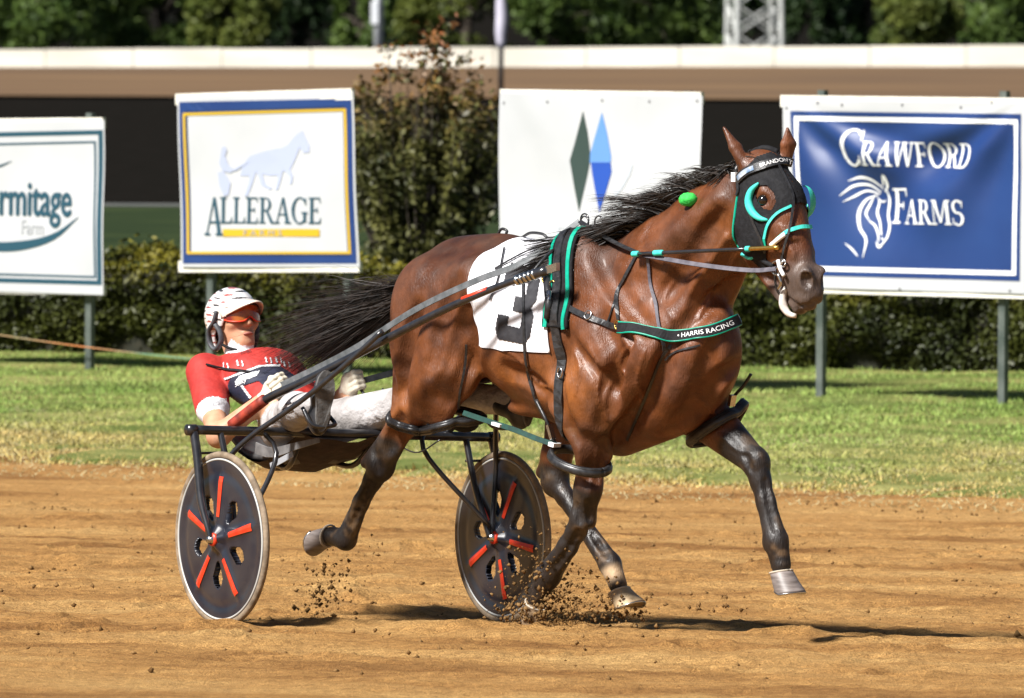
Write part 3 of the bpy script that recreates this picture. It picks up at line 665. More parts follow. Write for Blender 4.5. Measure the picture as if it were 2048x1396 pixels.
b.strokes('horse_emblem', [
    ([(1756, 372), (1764, 352), (1766, 372), (1758, 384)], [2, 6, 6, 2]), ([(1757, 378), (1735, 360), (1712, 355), (1690, 362)], [2, 5, 6, 1]), ([(1750, 384), (1728, 370), (1700, 372), (1678, 392)], [2, 5, 5, 1]), ([(1748, 388), (1722, 382), (1700, 394), (1684, 404)], [2, 4, 4, 1]),
    ([(1742, 390), (1722, 400), (1712, 424), (1716, 455), (1730, 480), (1726, 515)], [2, 5, 6, 5, 4, 1]), ([(1736, 392), (1728, 412), (1724, 428), (1732, 442)], [1, 4, 4, 1]), ([(1690, 486), (1704, 498), (1716, 512)], [1, 4, 2]),
    ([(1763, 382), (1767, 400), (1766, 430), (1772, 452), (1770, 474), (1762, 488)], [2, 5, 4, 4, 4, 3]), ([(1762, 488), (1756, 494), (1750, 484)], [3, 5, 2]), ([(1742, 392), (1746, 405), (1744, 425), (1752, 445), (1758, 470)], [1, 4, 4, 3, 3]), ([(1732, 442), (1744, 452), (1752, 470), (1754, 484)], [2, 4, 3, 2]), ([(1746, 400), (1754, 404), (1760, 400)], [2, 3, 1]), ([(1758, 476), (1764, 480)], [3, 2])], M['white_print'], .008)
b.grommets([(1636, 206), (1684, 210), (1804, 210), (1922, 215), (1984, 204), (1574, 216), (2020, 582), (1800, 578)])
rail(b, [(1564, 202), (2056, 208)]); rail(b, [(1568, 572), (2058, 586)])

# cord strung from the banner post out of frame to the left
c0, c1 = fence_pt(418, 722, .03), fence_pt(-420, 590, .03)
tt = np.linspace(0, 1, 40)[:, None]; P = c0 * (1 - tt) + c1 * tt; P[:, 2] -= .05 * np.sin(tt[:, 0] * math.pi)
M['cord'] = mat('orange cord', (.55, .16, .03), (.10, .22, .14), .9, .6)
mb = MB(); mb.tube(P, .005, 6); tag(mb.build('cord', M['cord'], None, True, c0), 'thin orange and green cord strung low from the banner post to the left', 'cord')
# ================================================================== implicit surfaces: bodies grown as one continuous skin
class Field:
    def __init__(s, lo, hi, h):
        s.lo = np.array(lo, float); s.h = h; s.n = np.ceil((np.array(hi) - s.lo) / h).astype(int) + 1
        s.d = np.full(s.n, .5, np.float32)
        s.ax = [(s.lo[i] + h * np.arange(s.n[i])).astype(np.float32) for i in range(3)]
    def _rg(s, lo, hi):
        a = np.clip(np.floor((np.array(lo) - s.lo) / s.h).astype(int), 0, s.n); b = np.clip(np.ceil((np.array(hi) - s.lo) / s.h).astype(int) + 1, 0, s.n)
        return tuple(slice(x, y) for x, y in zip(a, b))
    def _xyz(s, g): return s.ax[0][g[0]][:, None, None], s.ax[1][g[1]][None, :, None], s.ax[2][g[2]][None, None, :]
    def blend(s, g, v, k, sub=False):
        a = s.d[g]
        if sub: a = -a
        hq = np.maximum(k - np.abs(a - v), 0) / k; r = np.minimum(a, v) - hq * hq * k * .25
        s.d[g] = -r if sub else r
    def seg(s, a, b, ra, rb, k=.03, sub=False, lat=(0, 1, 0)):
        """tapered limb piece; radius = number or (lateral, other) half widths"""
        a = np.array(a, float); b = np.array(b, float)
        wa, ha = ra if isinstance(ra, (tuple, list)) else (ra, ra); wb, hb = rb if isinstance(rb, (tuple, list)) else (rb, rb)
        mx = max(wa, ha, wb, hb) + k + .03
        g = s._rg(np.minimum(a, b) - mx, np.maximum(a, b) + mx); X, Y, Z = s._xyz(g)
        if X.size == 0 or Y.size == 0 or Z.size == 0: return
        d = b - a; dd = float(d @ d) + 1e-12; x, y, z = X - a[0], Y - a[1], Z - a[2]
        t = np.clip((x * d[0] + y * d[1] + z * d[2]) / dd, 0, 1).astype(np.float32)
        x = x - t * d[0]; y = y - t * d[1]; z = z - t * d[2]
        if wa == ha and wb == hb:
            v = np.sqrt(x * x + y * y + z * z) - (wa + (wb - wa) * t)
        else:
            l = np.array(lat, float); l /= np.linalg.norm(l); q = x * l[0] + y * l[1] + z * l[2]; m2 = np.maximum(x * x + y * y + z * z - q * q, 0)
            W = wa + (wb - wa) * t; Hh = ha + (hb - ha) * t
            k0 = np.sqrt((q / W) ** 2 + m2 / Hh ** 2); k1 = np.sqrt((q / W ** 2) ** 2 + m2 / Hh ** 4) + 1e-9; v = k0 * (k0 - 1) / k1
            v = np.maximum(v, (k0 - 1) * np.minimum(W, Hh) * .999) if False else v
        s.blend(g, v.astype(np.float32), k, sub)
    def ell(s, c, r, k=.03, rot=None, sub=False):
        """ellipsoid; rot = (pitch about lateral axis, yaw about z) in degrees"""
        c = np.array(c, float); r = np.array(r, float); mx = r.max() + k + .03; g = s._rg(c - mx, c + mx); X, Y, Z = s._xyz(g)
        if X.size == 0 or Y.size == 0 or Z.size == 0: return
        x, y, z = X - c[0], Y - c[1], Z - c[2]
        if rot:
            p = R(rot[0]); x, z = x * math.cos(p) + z * math.sin(p), -x * math.sin(p) + z * math.cos(p)
            if len(rot) > 1 and rot[1]: q = R(rot[1]); x, y = x * math.cos(q) + y * math.sin(q), -x * math.sin(q) + y * math.cos(q)
            if len(rot) > 2 and rot[2]: q = R(rot[2]); y, z = y * math.cos(q) + z * math.sin(q), -y * math.sin(q) + z * math.cos(q)
        k0 = np.sqrt((x / r[0]) ** 2 + (y / r[1]) ** 2 + (z / r[2]) ** 2); k1 = np.sqrt((x / r[0] ** 2) ** 2 + (y / r[1] ** 2) ** 2 + (z / r[2] ** 2) ** 2) + 1e-6
        s.blend(g, (k0 * (k0 - 1) / k1).astype(np.float32), k, sub)
    def sample(s, P):
        q = (np.asarray(P) - s.lo) / s.h; q = np.clip(q, 0, s.n - 1.001); i = np.floor(q).astype(int); f = q - i; o = 0
        for a in (0, 1):
            for b in (0, 1):
                for c in (0, 1):
                    o = o + s.d[i[..., 0] + a, i[..., 1] + b, i[..., 2] + c] * (f[..., 0] if a else 1 - f[..., 0]) * (f[..., 1] if b else 1 - f[..., 1]) * (f[..., 2] if c else 1 - f[..., 2])
        return o
    def grad(s, P):
        e = s.h * 1.5; P = np.asarray(P, float); g = np.stack([s.sample(P + e * np.eye(3)[i]) - s.sample(P - e * np.eye(3)[i]) for i in range(3)], -1)
        return g / (np.linalg.norm(g, axis=-1, keepdims=True) + 1e-9)
    def march(s, O, D, tmax, n=700):
        """first hit along rays (local space)"""
        t = np.zeros(len(D)); done = np.zeros(len(D), bool)
        for _ in range(n):
            P = O + D * t[:, None]; d = s.sample(P); inside = np.all((P >= s.lo) & (P <= s.lo + s.h * (s.n - 1)), 1)
            d = np.where(inside, d, .02); done |= (d < .0006) & inside
            t = np.where(done, t, t + np.maximum(d * .35, .0008))
            if done.all() or (t[~done] > tmax).all(): break
        return t, done
    def mesh(s, smooth=2):
        d = s.d; b = d < 0
        c = np.zeros(np.array(d.shape) - 1, np.uint8)
        sl = lambda o, n: slice(o, n - 1 + o)
        offs = [(i, j, k) for i in (0, 1) for j in (0, 1) for k in (0, 1)]
        for o in offs: c += b[sl(o[0], d.shape[0]), sl(o[1], d.shape[1]), sl(o[2], d.shape[2])]
        I = np.argwhere((c > 0) & (c < 8)); vid = np.full(c.shape, -1, np.int32); vid[I[:, 0], I[:, 1], I[:, 2]] = np.arange(len(I))
        val = {o: d[I[:, 0] + o[0], I[:, 1] + o[1], I[:, 2] + o[2]] for o in offs}; acc = np.zeros((len(I), 3)); cnt = np.zeros(len(I))
        for o in offs:
            for ax in range(3):
                if o[ax]: continue
                p = list(o); p[ax] = 1; va, vb = val[o], val[tuple(p)]; m = (va < 0) != (vb < 0); t = np.where(m, va / (va - vb + 1e-20), 0)
                e = np.repeat(np.array(o, float)[None], len(I), 0); e[:, ax] = t; acc += e * m[:, None]; cnt += m
        V = s.lo + s.h * (I + acc / cnt[:, None]); Fs = []
        for ax in range(3):
            a1, a2 = (ax + 1) % 3, (ax + 2) % 3
            s0 = [slice(None)] * 3; s1 = [slice(None)] * 3; s0[ax] = slice(0, -1); s1[ax] = slice(1, None)
            ch = b[tuple(s0)] != b[tuple(s1)]; E_ = np.argwhere(ch); lim = np.array(c.shape)
            E_ = E_[(E_[:, a1] > 0) & (E_[:, a2] > 0) & (E_[:, a1] < lim[a1]) & (E_[:, a2] < lim[a2])]
            q = []
            for da, db in ((-1, -1), (0, -1), (0, 0), (-1, 0)):
                t = E_.copy(); t[:, a1] += da; t[:, a2] += db; q.append(vid[t[:, 0], t[:, 1], t[:, 2]])
            q = np.stack(q, -1); flip = ~b[E_[:, 0], E_[:, 1], E_[:, 2]]; q[flip] = q[flip][:, ::-1]; Fs.append(q[(q >= 0).all(1)])
        Fs = np.concatenate(Fs)
        e = np.concatenate([Fs[:, [i, (i + 1) % 4]] for i in range(4)]); n = len(V); deg = np.bincount(e.ravel(), minlength=n)[:, None] + 1e-9
        for it in range(smooth):
            for lam in (.5, -.52):
                S = np.stack([np.bincount(e[:, 0], V[e[:, 1], i], n) + np.bincount(e[:, 1], V[e[:, 0], i], n) for i in range(3)], -1) / deg
                V = V + lam * (S - V)
        return V, Fs
class Body:
    """a field in a local frame (s forward, l to the far side, z up) placed in the world"""
    def __init__(s, origin, fwd, side, lo, hi, h):
        s.o = np.array(origin, float); s.B = np.stack([fwd, side, np.array([0, 0, 1.0])]); s.f = Field(lo, hi, h)
    def W(s, p): return s.o + np.asarray(p, float) @ s.B
    def L(s, P): return (np.asarray(P, float) - s.o) @ s.B.T
    def J(s, px, py, l):
        """photo pixel on the lengthwise plane at side offset l -> local point"""
        return s.L(plane_pick(px, py, s.o + s.B[1] * l, s.B[1]))
    def hit(s, px, py, off=0.0):
        D = ray(np.asarray(px, float), np.asarray(py, float)) @ s.B.T; O = s.L(CAM)
        ctr = (s.f.lo + s.f.lo + s.f.h * s.f.n) / 2; t0 = ((ctr - O) @ D.T) - 2.4
        O2 = O + D * t0[:, None]; t, ok = s.f.march(O2, D, 5.0); P = O2 + D * t[:, None]; N = s.f.grad(P)
        return P + N * off, N, ok
    def hit_line(s, pts, n, off=.004):
        """pixel polyline laid on the skin -> local points, normals"""
        q = spline(np.array(pts, float), n); P, N, ok = s.hit(q[:, 0], q[:, 1]); P, N = P[ok], N[ok]
        for _ in range(2):
            if len(P) > 4: N[1:-1] = (N[:-2] + N[1:-1] * 2 + N[2:]); N /= np.linalg.norm(N, axis=1)[:, None]
        return P + N * off, N
    def radial(s, C, D, off):
        """from outside towards axis point C along -D, local"""
        O = C + D * .75; t, ok = s.f.march(O, -D, .75); P = O - D * t[:, None]; N = s.f.grad(P); return P + N * off, N

# ================================================================== horse
import time as _time
_t0 = _time.time()
HZ = Body(HB, hh_, hl_, (-.75, -.42, .03), (2.42, .46, 2.18), .0075)
F = HZ.f; J = HZ.J
def P3(px, py, l): return J(px, py, l)
# trunk: (s, z centre, half height, half width)
TR = [(.00, 1.23, .17, .15), (.16, 1.31, .235, .235), (.40, 1.30, .265, .262), (.66, 1.235, .315, .268), (.92, 1.19, .365, .262), (1.16, 1.17, .365, .235), (1.38, 1.165, .315, .205), (1.50, 1.165, .235, .165)]
for a, b in zip(TR[:-1], TR[1:]): F.seg((a[0], 0, a[1]), (b[0], 0, b[1]), (a[3], a[2]), (b[3], b[2]), .05)
F.ell((.93, 0, 1.515), (.27, .055, .095), .08)                     # withers
F.ell((.30, 0, 1.49), (.24, .10, .085), .10)                       # croup
for sgn in (-1, 1):                                                  # points of hip and haunches
    F.ell((.44, sgn * .185, 1.40), (.12, .075, .10), .08)
    F.ell((.10, sgn * .135, 1.24), (.19, .125, .26), .05, (12,))
    F.ell((-.005, sgn * .11, 1.13), (.09, .085, .20), .04, (6,))
F.ell((1.47, 0, 1.06), (.12, .15, .14), .06)                        # breast
for sgn in (-1, 1): F.ell((1.53, sgn * .085, 1.10), (.085, .085, .16), .025, (-8,))   # pectorals
F.seg((1.10, 0, .86), (1.42, 0, .93), .13, .10, .06)                # brisket
# shoulders
for sgn in (-1, 1):
    F.seg((.98, sgn * .12, 1.47), (1.42, sgn * .165, 1.17), (.085, .15), (.095, .125), .035)
    F.ell((1.17, sgn * .195, 1.16), (.21, .085, .165), .03, (-38,))
    F.ell((1.06, sgn * .20, 1.00), (.17, .09, .15), .03, (25,))
# neck
NK = [((1.17, 1.32), .30, .17), ((1.38, 1.455), .24, .125), ((1.58, 1.605), .195, .10), ((1.76, 1.735), .160, .082)]
for a, b in zip(NK[:-1], NK[1:]): F.seg((a[0][0], 0, a[0][1]), (b[0][0], 0, b[0][1]), (a[2], a[1]), (b[2], b[1]), .045)
for sgn in (-1, 1):
    F.seg((1.52, sgn * .075, 1.27), (1.79, sgn * .055, 1.60), .062, .035, .03)         # long muscle under the neck
    F.seg((1.24, sgn * .10, 1.43), (1.74, sgn * .060, 1.755), .068, .045, .04)
# head: stations from (front profile, jaw line) with lateral half width
def _st(f, b, w): p, q = J(*f, .05), J(*b, -.075); return ((p + q) / 2 * np.array([1, 0, 1]), np.linalg.norm((p - q)[[0, 2]]) / 2, w)
HD = [_st((1574, 318), (1466, 398), .086), _st((1606, 374), (1466, 468), .106), _st((1620, 430), (1488, 520), .092), _st((1630, 488), (1530, 545), .072), _st((1645, 540), (1552, 580), .060), _st((1652, 572), (1566, 606), .064)]
for a, b in zip(HD[:-1], HD[1:]): F.seg(a[0], b[0], (a[2], a[1]), (b[2], b[1]), .02)
F.ell(J(1525, 338, 0), (.07, .065, .05), .04)                        # poll
F.seg(J(1592, 596, 0), J(1600, 618, 0), (.045, .036), (.036, .022), .018)     # lower lip and chin
F.seg(J(1508, 505, 0), J(1570, 592, 0), (.048, .05), (.036, .034), .03)        # lower jaw
for sgn in (-1, 1):
    def S(px, py, l): q = J(px, py, -abs(l)); return np.array([q[0], sgn * abs(l), q[2]])
    F.ell(S(1503, 462, .072), (.112, .036, .112), .022)     # cheek
    F.ell(S(1532, 386, .082), (.050, .022, .022), .03, (-55,))            # brow
    F.seg(S(1540, 445, .078), S(1585, 505, .050), .014, .009, .03)    # facial crest
    F.ell(S(1610, 556, .040), (.034, .026, .046), .025)      # nostril rim
    F.ell(S(1527, 400, .108), (.030, .018, .020), .012, (-20,), sub=True)           # eye socket
    F.seg(S(1565, 470, .098), S(1590, 530, .078), .014, .010, .03, sub=True)
# ears
def ear(base, mid, tip, l, w=.030):
    a, b, c = [J(*p, l_) for p, l_ in zip((base, mid, tip), l)]
    F.seg(a, b, (.024, .028), (w, .020), .02); F.seg(b, c, (w, .019), (.006, .007), .012)
    return a, b, c
ear((1492, 338), (1471, 295), (1447, 254), (-.066, -.075, -.085))
e2 = ear((1571, 318), (1577, 288), (1575, 256), (.062, .070, .072), .038)
# near ear opening faces back; far ear shows its inner side
# legs: near hind
def limb(pts, k=.03):
    for a, b in zip(pts[:-1], pts[1:]): F.seg(a[0], b[0], a[1], b[1], k)
nh_hip = np.array((.22, -.165, 1.30)); nh_st = np.array((.30, -.195, 1.045))
nh_g = np.array(P3(806, 845, -.175)); nh_hk = np.array(P3(762, 930, -.165)); nh_hp = np.array(P3(733, 925, -.165)); nh_c = np.array(P3(722, 1005, -.155)); nh_f = np.array(P3(692, 1078, -.145)); nh_p = np.array(P3(662, 1072, -.142))
F.seg(nh_hip, nh_st, (.10, .19), (.105, .115), .05); F.seg(nh_st, nh_g, (.095, .125), (.055, .062), .04)
F.ell((.16, -.205, 1.06), (.155, .075, .26), .04, (28,))
F.ell((.30, -.225, 1.15), (.10, .06, .18), .03, (-15,))
F.seg((.02, -.20, 1.16), np.array(P3(800, 810, -.18)), .062, .034, .03)
limb([(nh_g, (.05, .060)), (nh_hk, (.045, .056))], .03); F.seg(nh_g + (-.04, 0, -.01), nh_hp, .026, .026, .03)
limb([(nh_hk, (.043, .052)), (nh_hk * .6 + nh_c * .4, (.034, .040)), (nh_c, (.029, .035)), (nh_f, (.040, .044)), (nh_p, (.036, .038))], .02)
F.ell(nh_hk, (.052, .048, .062), .03)
# far hind
fh_st = np.array((.58, .20, .96)); fh_hk = np.array(P3(1110, 962, .15)); fh_hp = np.array(P3(1084, 945, .15)); fh_c = np.array(P3(1160, 1040, .135)); fh_f = np.array(P3(1220, 1128, .12)); fh_p = np.array(P3(1236, 1170, .12))
F.seg((.28, .165, 1.28), fh_st, (.10, .20), (.09, .125), .05); limb([(fh_st, (.085, .115)), (fh_hk + (.01, 0, .10), (.048, .062)), (fh_hk, (.045, .055))], .04)
F.seg(fh_hk + (-.02, 0, .12), fh_hp, .024, .026, .03); F.ell(fh_hk, (.055, .048, .062), .03)
limb([(fh_hk, (.042, .050)), (fh_hk * .6 + fh_c * .4, (.034, .038)), (fh_c, (.030, .034)), (fh_f, (.041, .045)), (fh_p, (.036, .038))], .02)
# near fore
nf_e = np.array((1.10, -.185, .90)); nf_fa = np.array(P3(1188, 905, -.17)); nf_k = np.array(P3(1166, 1038, -.15)); nf_c = np.array(P3(1136, 1092, -.14)); nf_f = np.array(P3(1097, 1150, -.13)); nf_p = np.array(P3(1073, 1198, -.125))
F.seg((1.40, -.165, 1.13), nf_e, (.095, .125), (.085, .125), .04)
F.seg(nf_e, nf_fa, (.085, .125), (.062, .078), .04); F.ell((1.14, -.20, .86), (.085, .05, .14), .03, (-8,))
limb([(nf_fa, (.062, .076)), (nf_fa * .45 + nf_k * .55, (.050, .055)), (nf_k, (.046, .050))], .03); F.ell(nf_k, (.05, .05, .062), .02)
limb([(nf_k, (.042, .044)), (nf_k * .55 + nf_c * .45, (.036, .042)), (nf_c, (.034, .042)), (nf_f, (.046, .052)), (nf_p, (.037, .038))], .02)
# far fore, reaching
ff_s = np.array((1.44, .155, 1.08)); ff_e = np.array((1.36, .165, .93)); ff_k = np.array(P3(1512, 925, .155)); ff_c = np.array(P3(1532, 1005, .15)); ff_f = np.array(P3(1552, 1082, .15)); ff_p = np.array(P3(1562, 1130, .15))
F.seg(ff_s, ff_e, (.09, .13), (.085, .115), .05); F.seg(ff_e, ff_k, (.082, .112), (.048, .055), .035); F.ell(ff_k, (.054, .050, .062), .02, (25,))
limb([(ff_k, (.043, .050)), (ff_k * .55 + ff_c * .45, (.037, .044)), (ff_c, (.033, .040)), (ff_f, (.044, .050)), (ff_p, (.039, .041))], .02)
F.ell(ff_f + (-.035, 0, -.012), (.022, .028, .03), .02); F.ell(nf_f + (-.03, 0, .0), (.022, .028, .03), .02)
# flank hollow, belly tuck, muscle lines
F.ell((.56, -.275, 1.22), (.10, .028, .12), .05, sub=True); F.ell((.56, .275, 1.22), (.10, .028, .12), .05, sub=True)
F.seg((.20, -.31, 1.36), (.06, -.27, .98), .022, .016, .05, sub=True)
F.seg((-.04, -.235, 1.22), (-.02, -.225, .95), .014, .012, .04, sub=True)
F.seg((1.00, -.30, 1.28), (1.30, -.245, 1.02), .018, .014, .05, sub=True)
F.seg((1.25, -.262, 1.34), (1.42, -.235, 1.20), .014, .012, .04, sub=True)
F.seg((1.54, 0, 1.28), (1.60, 0, 1.10), .010, .010, .06, sub=True)
F.ell((.66, -.06, .905), (.16, .05, .035), .05)                     # sheath
# muscle grooves laid along the skin
def groove(pts, r=.010, k=.05, both=False, n=9):
    P, N = HZ.hit_line(pts, n, 0.0)
    for p, q in zip(P[:-1], P[1:]):
        F.seg(p, q, r, r, k, sub=True)
        if both: F.seg(p * (1, -1, 1), q * (1, -1, 1), r, r, k, sub=True)
for pts, r in [([(1130, 690), (1112, 760), (1122, 830), (1150, 878)], .014), ([(1195, 510), (1240, 590), (1300, 660)], .011), ([(1340, 700), (1300, 790), (1238, 872)], .014),
               ([(1425, 690), (1395, 790), (1345, 865)], .012), ([(1478, 730), (1425, 775), (1405, 830)], .008),
               ([(912, 560), (885, 640), (855, 750)], .012), ([(935, 620), (908, 700), (872, 795)], .011), ([(835, 620), (815, 700), (806, 800)], .011), ([(948, 660), (935, 740), (900, 800)], .013),
               ([(1468, 560), (1405, 620), (1345, 680)], .013), ([(1440, 430), (1380, 520), (1325, 600)], .010), ([(1472, 480), (1430, 560), (1390, 600)], .008),
               ([(1176, 880), (1182, 960)], .009), ([(1212, 885), (1198, 950)], .009), ([(1205, 640), (1230, 720), (1200, 800)], .010), ([(1250, 700), (1230, 780), (1200, 850)], .009),
               ([(1010, 740), (1060, 760), (1100, 800)], .008), ([(800, 840), (780, 900)], .008)]:
    groove(pts, r * .68, .065)
# nostrils, mouth line
def carve(px, py, r, rot=None, k=.010, dep=0.0):
    P, N, ok = HZ.hit([px], [py]); p = P[0] - N[0] * dep
    for q in (p, p * (1, -1, 1)): F.ell(q, r, k, rot, True)
NOSE = HZ.hit([1612], [562])[0][0]; carve(1612, 562, (.022, .026, .034), (15,), .010, .010)
groove([(1566, 592), (1590, 606), (1615, 612), (1640, 602)], .0065, .012, True)
groove([(1500, 540), (1545, 560)], .006, .03)
# tendon lines and joints of the lower legs
for pts in ([(1158, 1062), (1128, 1112), (1104, 1140)], [(742, 965), (722, 1012), (703, 1052)], [(1531, 960), (1538, 1010), (1549, 1058)], [(1180, 1060), (1202, 1095), (1214, 1112)], [(1153, 1010), (1160, 1046)], [(1488, 905), (1500, 940)], [(750, 905), (757, 945)], [(1178, 1005), (1180, 1040)]):
    groove(pts, .007, .02, False, 7)
# raised veins
def vein(pts, r=.0048):
    P, N = HZ.hit_line(pts, 12, -.001)
    for p, q in zip(P[:-1], P[1:]): F.seg(p, q, r, r, .010)
for pts in ([(1010, 700), (1040, 720), (1075, 765), (1100, 775)], [(1180, 700), (1200, 740), (1195, 790), (1215, 840)], [(1225, 760), (1210, 800), (1215, 840)], [(1290, 700), (1275, 760), (1290, 800)], [(1195, 895), (1188, 940), (1180, 985)], [(1440, 870), (1475, 900), (1500, 905)],
            [(1560, 450), (1580, 490), (1590, 520)], [(1575, 470), (1592, 480)], [(1385, 790), (1420, 815), (1440, 850)], [(1350, 560), (1330, 600), (1345, 640)], [(1420, 590), (1395, 640)], [(1150, 700), (1160, 740), (1150, 790)], [(1260, 690), (1240, 720), (1250, 750)]):
    vein(pts)
V, Fq = F.mesh(2)
# colour of the coat: bay with black points and dark muzzle
def smst(x, a, b): t = np.clip((x - a) / (b - a), 0, 1); return t * t * (3 - 2 * t)
Cc = np.tile(np.array([.098, .031, .0100]), (len(V), 1))
n1 = vnoise(V[:, 0] * 5, V[:, 1] * 5, V[:, 2] * 5, 3)[:, None]
Cc = Cc * (.55 + .9 * n1)
top = smst(V[:, 2], 1.30, 1.60)[:, None] * (V[:, :1] < 1.2); Cc = Cc * (1 - .45 * top)
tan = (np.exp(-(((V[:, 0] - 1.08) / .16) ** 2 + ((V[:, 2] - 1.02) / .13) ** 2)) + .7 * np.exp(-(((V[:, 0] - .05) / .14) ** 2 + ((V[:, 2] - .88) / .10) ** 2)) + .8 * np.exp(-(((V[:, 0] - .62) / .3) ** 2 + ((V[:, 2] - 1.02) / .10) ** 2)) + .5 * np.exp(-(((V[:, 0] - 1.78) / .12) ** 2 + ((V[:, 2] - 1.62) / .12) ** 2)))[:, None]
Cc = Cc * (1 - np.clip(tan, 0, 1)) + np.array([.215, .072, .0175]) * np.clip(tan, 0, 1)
blk = np.array([.012, .010, .009])
def near_seg(V, pts, rad):
    d = np.full(len(V), 9.0)
    for a, b in zip(pts[:-1], pts[1:]):
        a = np.asarray(a); b = np.asarray(b); t = np.clip((V - a) @ (b - a) / ((b - a) @ (b - a)), 0, 1); d = np.minimum(d, np.linalg.norm(V - a - t[:, None] * (b - a), axis=1))
    return smst(d, rad * 1.5, rad)
pts_blk = [(nh_hk * .75 + nh_g * .25, nh_hk, nh_c, nh_f, nh_p), (fh_hk, fh_c, fh_f, fh_p), (nf_k * .75 + nf_fa * .25, nf_k, nf_c, nf_f, nf_p), (ff_e * .25 + ff_k * .75, ff_k, ff_c, ff_f, ff_p)]
for pb in pts_blk:
    w_ = near_seg(V, pb, .075)[:, None] * (.92 + .08 * n1); Cc = Cc * (1 - w_) + blk * w_
_nz = J(1612, 560, -.06); _mx = J(1600, 520, 0)
mz = (smst((V[:, 0] - _mx[0]) * .6 - (V[:, 2] - _mx[2]) * .8, -.03, .06) * (V[:, 0] > 1.95))[:, None]
Cc = Cc * (1 - mz) + np.array([.085, .060, .050]) * mz
nostril_shade = np.exp(-((((V * (1, 0, 1) + np.abs(V) * (0, -1, 0)) - NOSE) / .026) ** 2).sum(1))[:, None]; nostril_shade = smst(nostril_shade, .25, .7); Cc = Cc * (1 - .9 * nostril_shade)  # shade inside the nostrils painted into the coat colour
wp = np.exp(-(((V - (fh_f * .5 + fh_p * .5)) / .055) ** 2).sum(1))[:, None]; wp = smst(wp, .25, .6); Cc = Cc * (1 - wp) + np.array([.42, .30, .19]) * wp
dn_ = vnoise(V[:, 0] * 16, V[:, 1] * 16, V[:, 2] * 16, 9) * .6 + vnoise(V[:, 0] * 45, V[:, 1] * 45, V[:, 2] * 45, 10) * .4
dust = (smst(dn_, .48, .75) * (.18 + .5 * smst(V[:, 2], .62, .15)))[:, None] * (V[:, 2:3] < .85); Cc = Cc * (1 - dust) + np.array([.20, .12, .06]) * dust
def coat_material():
    m = bpy.data.materials.new('bay coat'); m.use_nodes = True; t = m.node_tree; N = t.nodes; Lk = t.links; b = N['Principled BSDF']
    b.inputs['Roughness'].default_value = .34; b.inputs['Specular IOR Level'].default_value = .45; b.inputs['Coat Weight'].default_value = .06; b.inputs['Coat Roughness'].default_value = .22
    tc = N.new('ShaderNodeTexCoord'); at = N.new('ShaderNodeVertexColor'); at.layer_name = 'Col'
    n1 = N.new('ShaderNodeTexNoise'); n1.inputs['Scale'].default_value = 16; n1.inputs['Detail'].default_value = 6; Lk.new(tc.outputs['Object'], n1.inputs['Vector'])
    r1 = N.new('ShaderNodeValToRGB'); r1.color_ramp.elements[0].position = .3; r1.color_ramp.elements[0].color = (.68, .66, .64, 1); r1.color_ramp.elements[1].position = .7; r1.color_ramp.elements[1].color = (1.3, 1.28, 1.22, 1); Lk.new(n1.outputs[0], r1.inputs[0])
    mx = N.new('ShaderNodeMix'); mx.data_type = 'RGBA'; mx.blend_type = 'MULTIPLY'; mx.inputs[0].default_value = 1; Lk.new(at.outputs[0], mx.inputs[6]); Lk.new(r1.outputs[0], mx.inputs[7]); Lk.new(mx.outputs[2], b.inputs['Base Color'])
    n4 = N.new('ShaderNodeTexNoise'); n4.inputs['Scale'].default_value = 7; n4.inputs['Detail'].default_value = 5; Lk.new(tc.outputs['Object'], n4.inputs['Vector'])
    mr = N.new('ShaderNodeMapRange'); mr.inputs[1].default_value = .35; mr.inputs[2].default_value = .65; mr.inputs[3].default_value = .33; mr.inputs[4].default_value = .66; Lk.new(n4.outputs[0], mr.inputs[0]); Lk.new(mr.outputs[0], b.inputs['Roughness'])
    # soft muscle relief, then fine hair
    n2 = N.new('ShaderNodeTexNoise'); n2.inputs['Scale'].default_value = 9; n2.inputs['Detail'].default_value = 1.5; n2.inputs['Distortion'].default_value = .2; Lk.new(tc.outputs['Object'], n2.inputs['Vector'])
    b1 = N.new('ShaderNodeBump'); b1.inputs['Distance'].default_value = .013; Lk.new(n2.outputs[0], b1.inputs['Height'])
    mp = N.new('ShaderNodeMapping'); mp.inputs['Scale'].default_value = (190, 190, 45); Lk.new(tc.outputs['Object'], mp.inputs[0])
    n3 = N.new('ShaderNodeTexNoise'); n3.inputs['Scale'].default_value = 1; n3.inputs['Detail'].default_value = 3; Lk.new(mp.outputs[0], n3.inputs['Vector'])
    b2 = N.new('ShaderNodeBump'); b2.inputs['Distance'].default_value = .0032; Lk.new(n3.outputs[0], b2.inputs['Height']); Lk.new(b1.outputs[0], b2.inputs['Normal']); Lk.new(b2.outputs[0], b.inputs['Normal'])
    return m
M['coat'] = coat_material()
horse = thing('horse', 'bay horse trotting towards the right in black and green racing harness', 'horse', HB)
body = obj('body', HZ.W(V), Fq, M['coat'], horse, True); setcol(body, Cc)
print('horse', len(V), _time.time() - _t0)

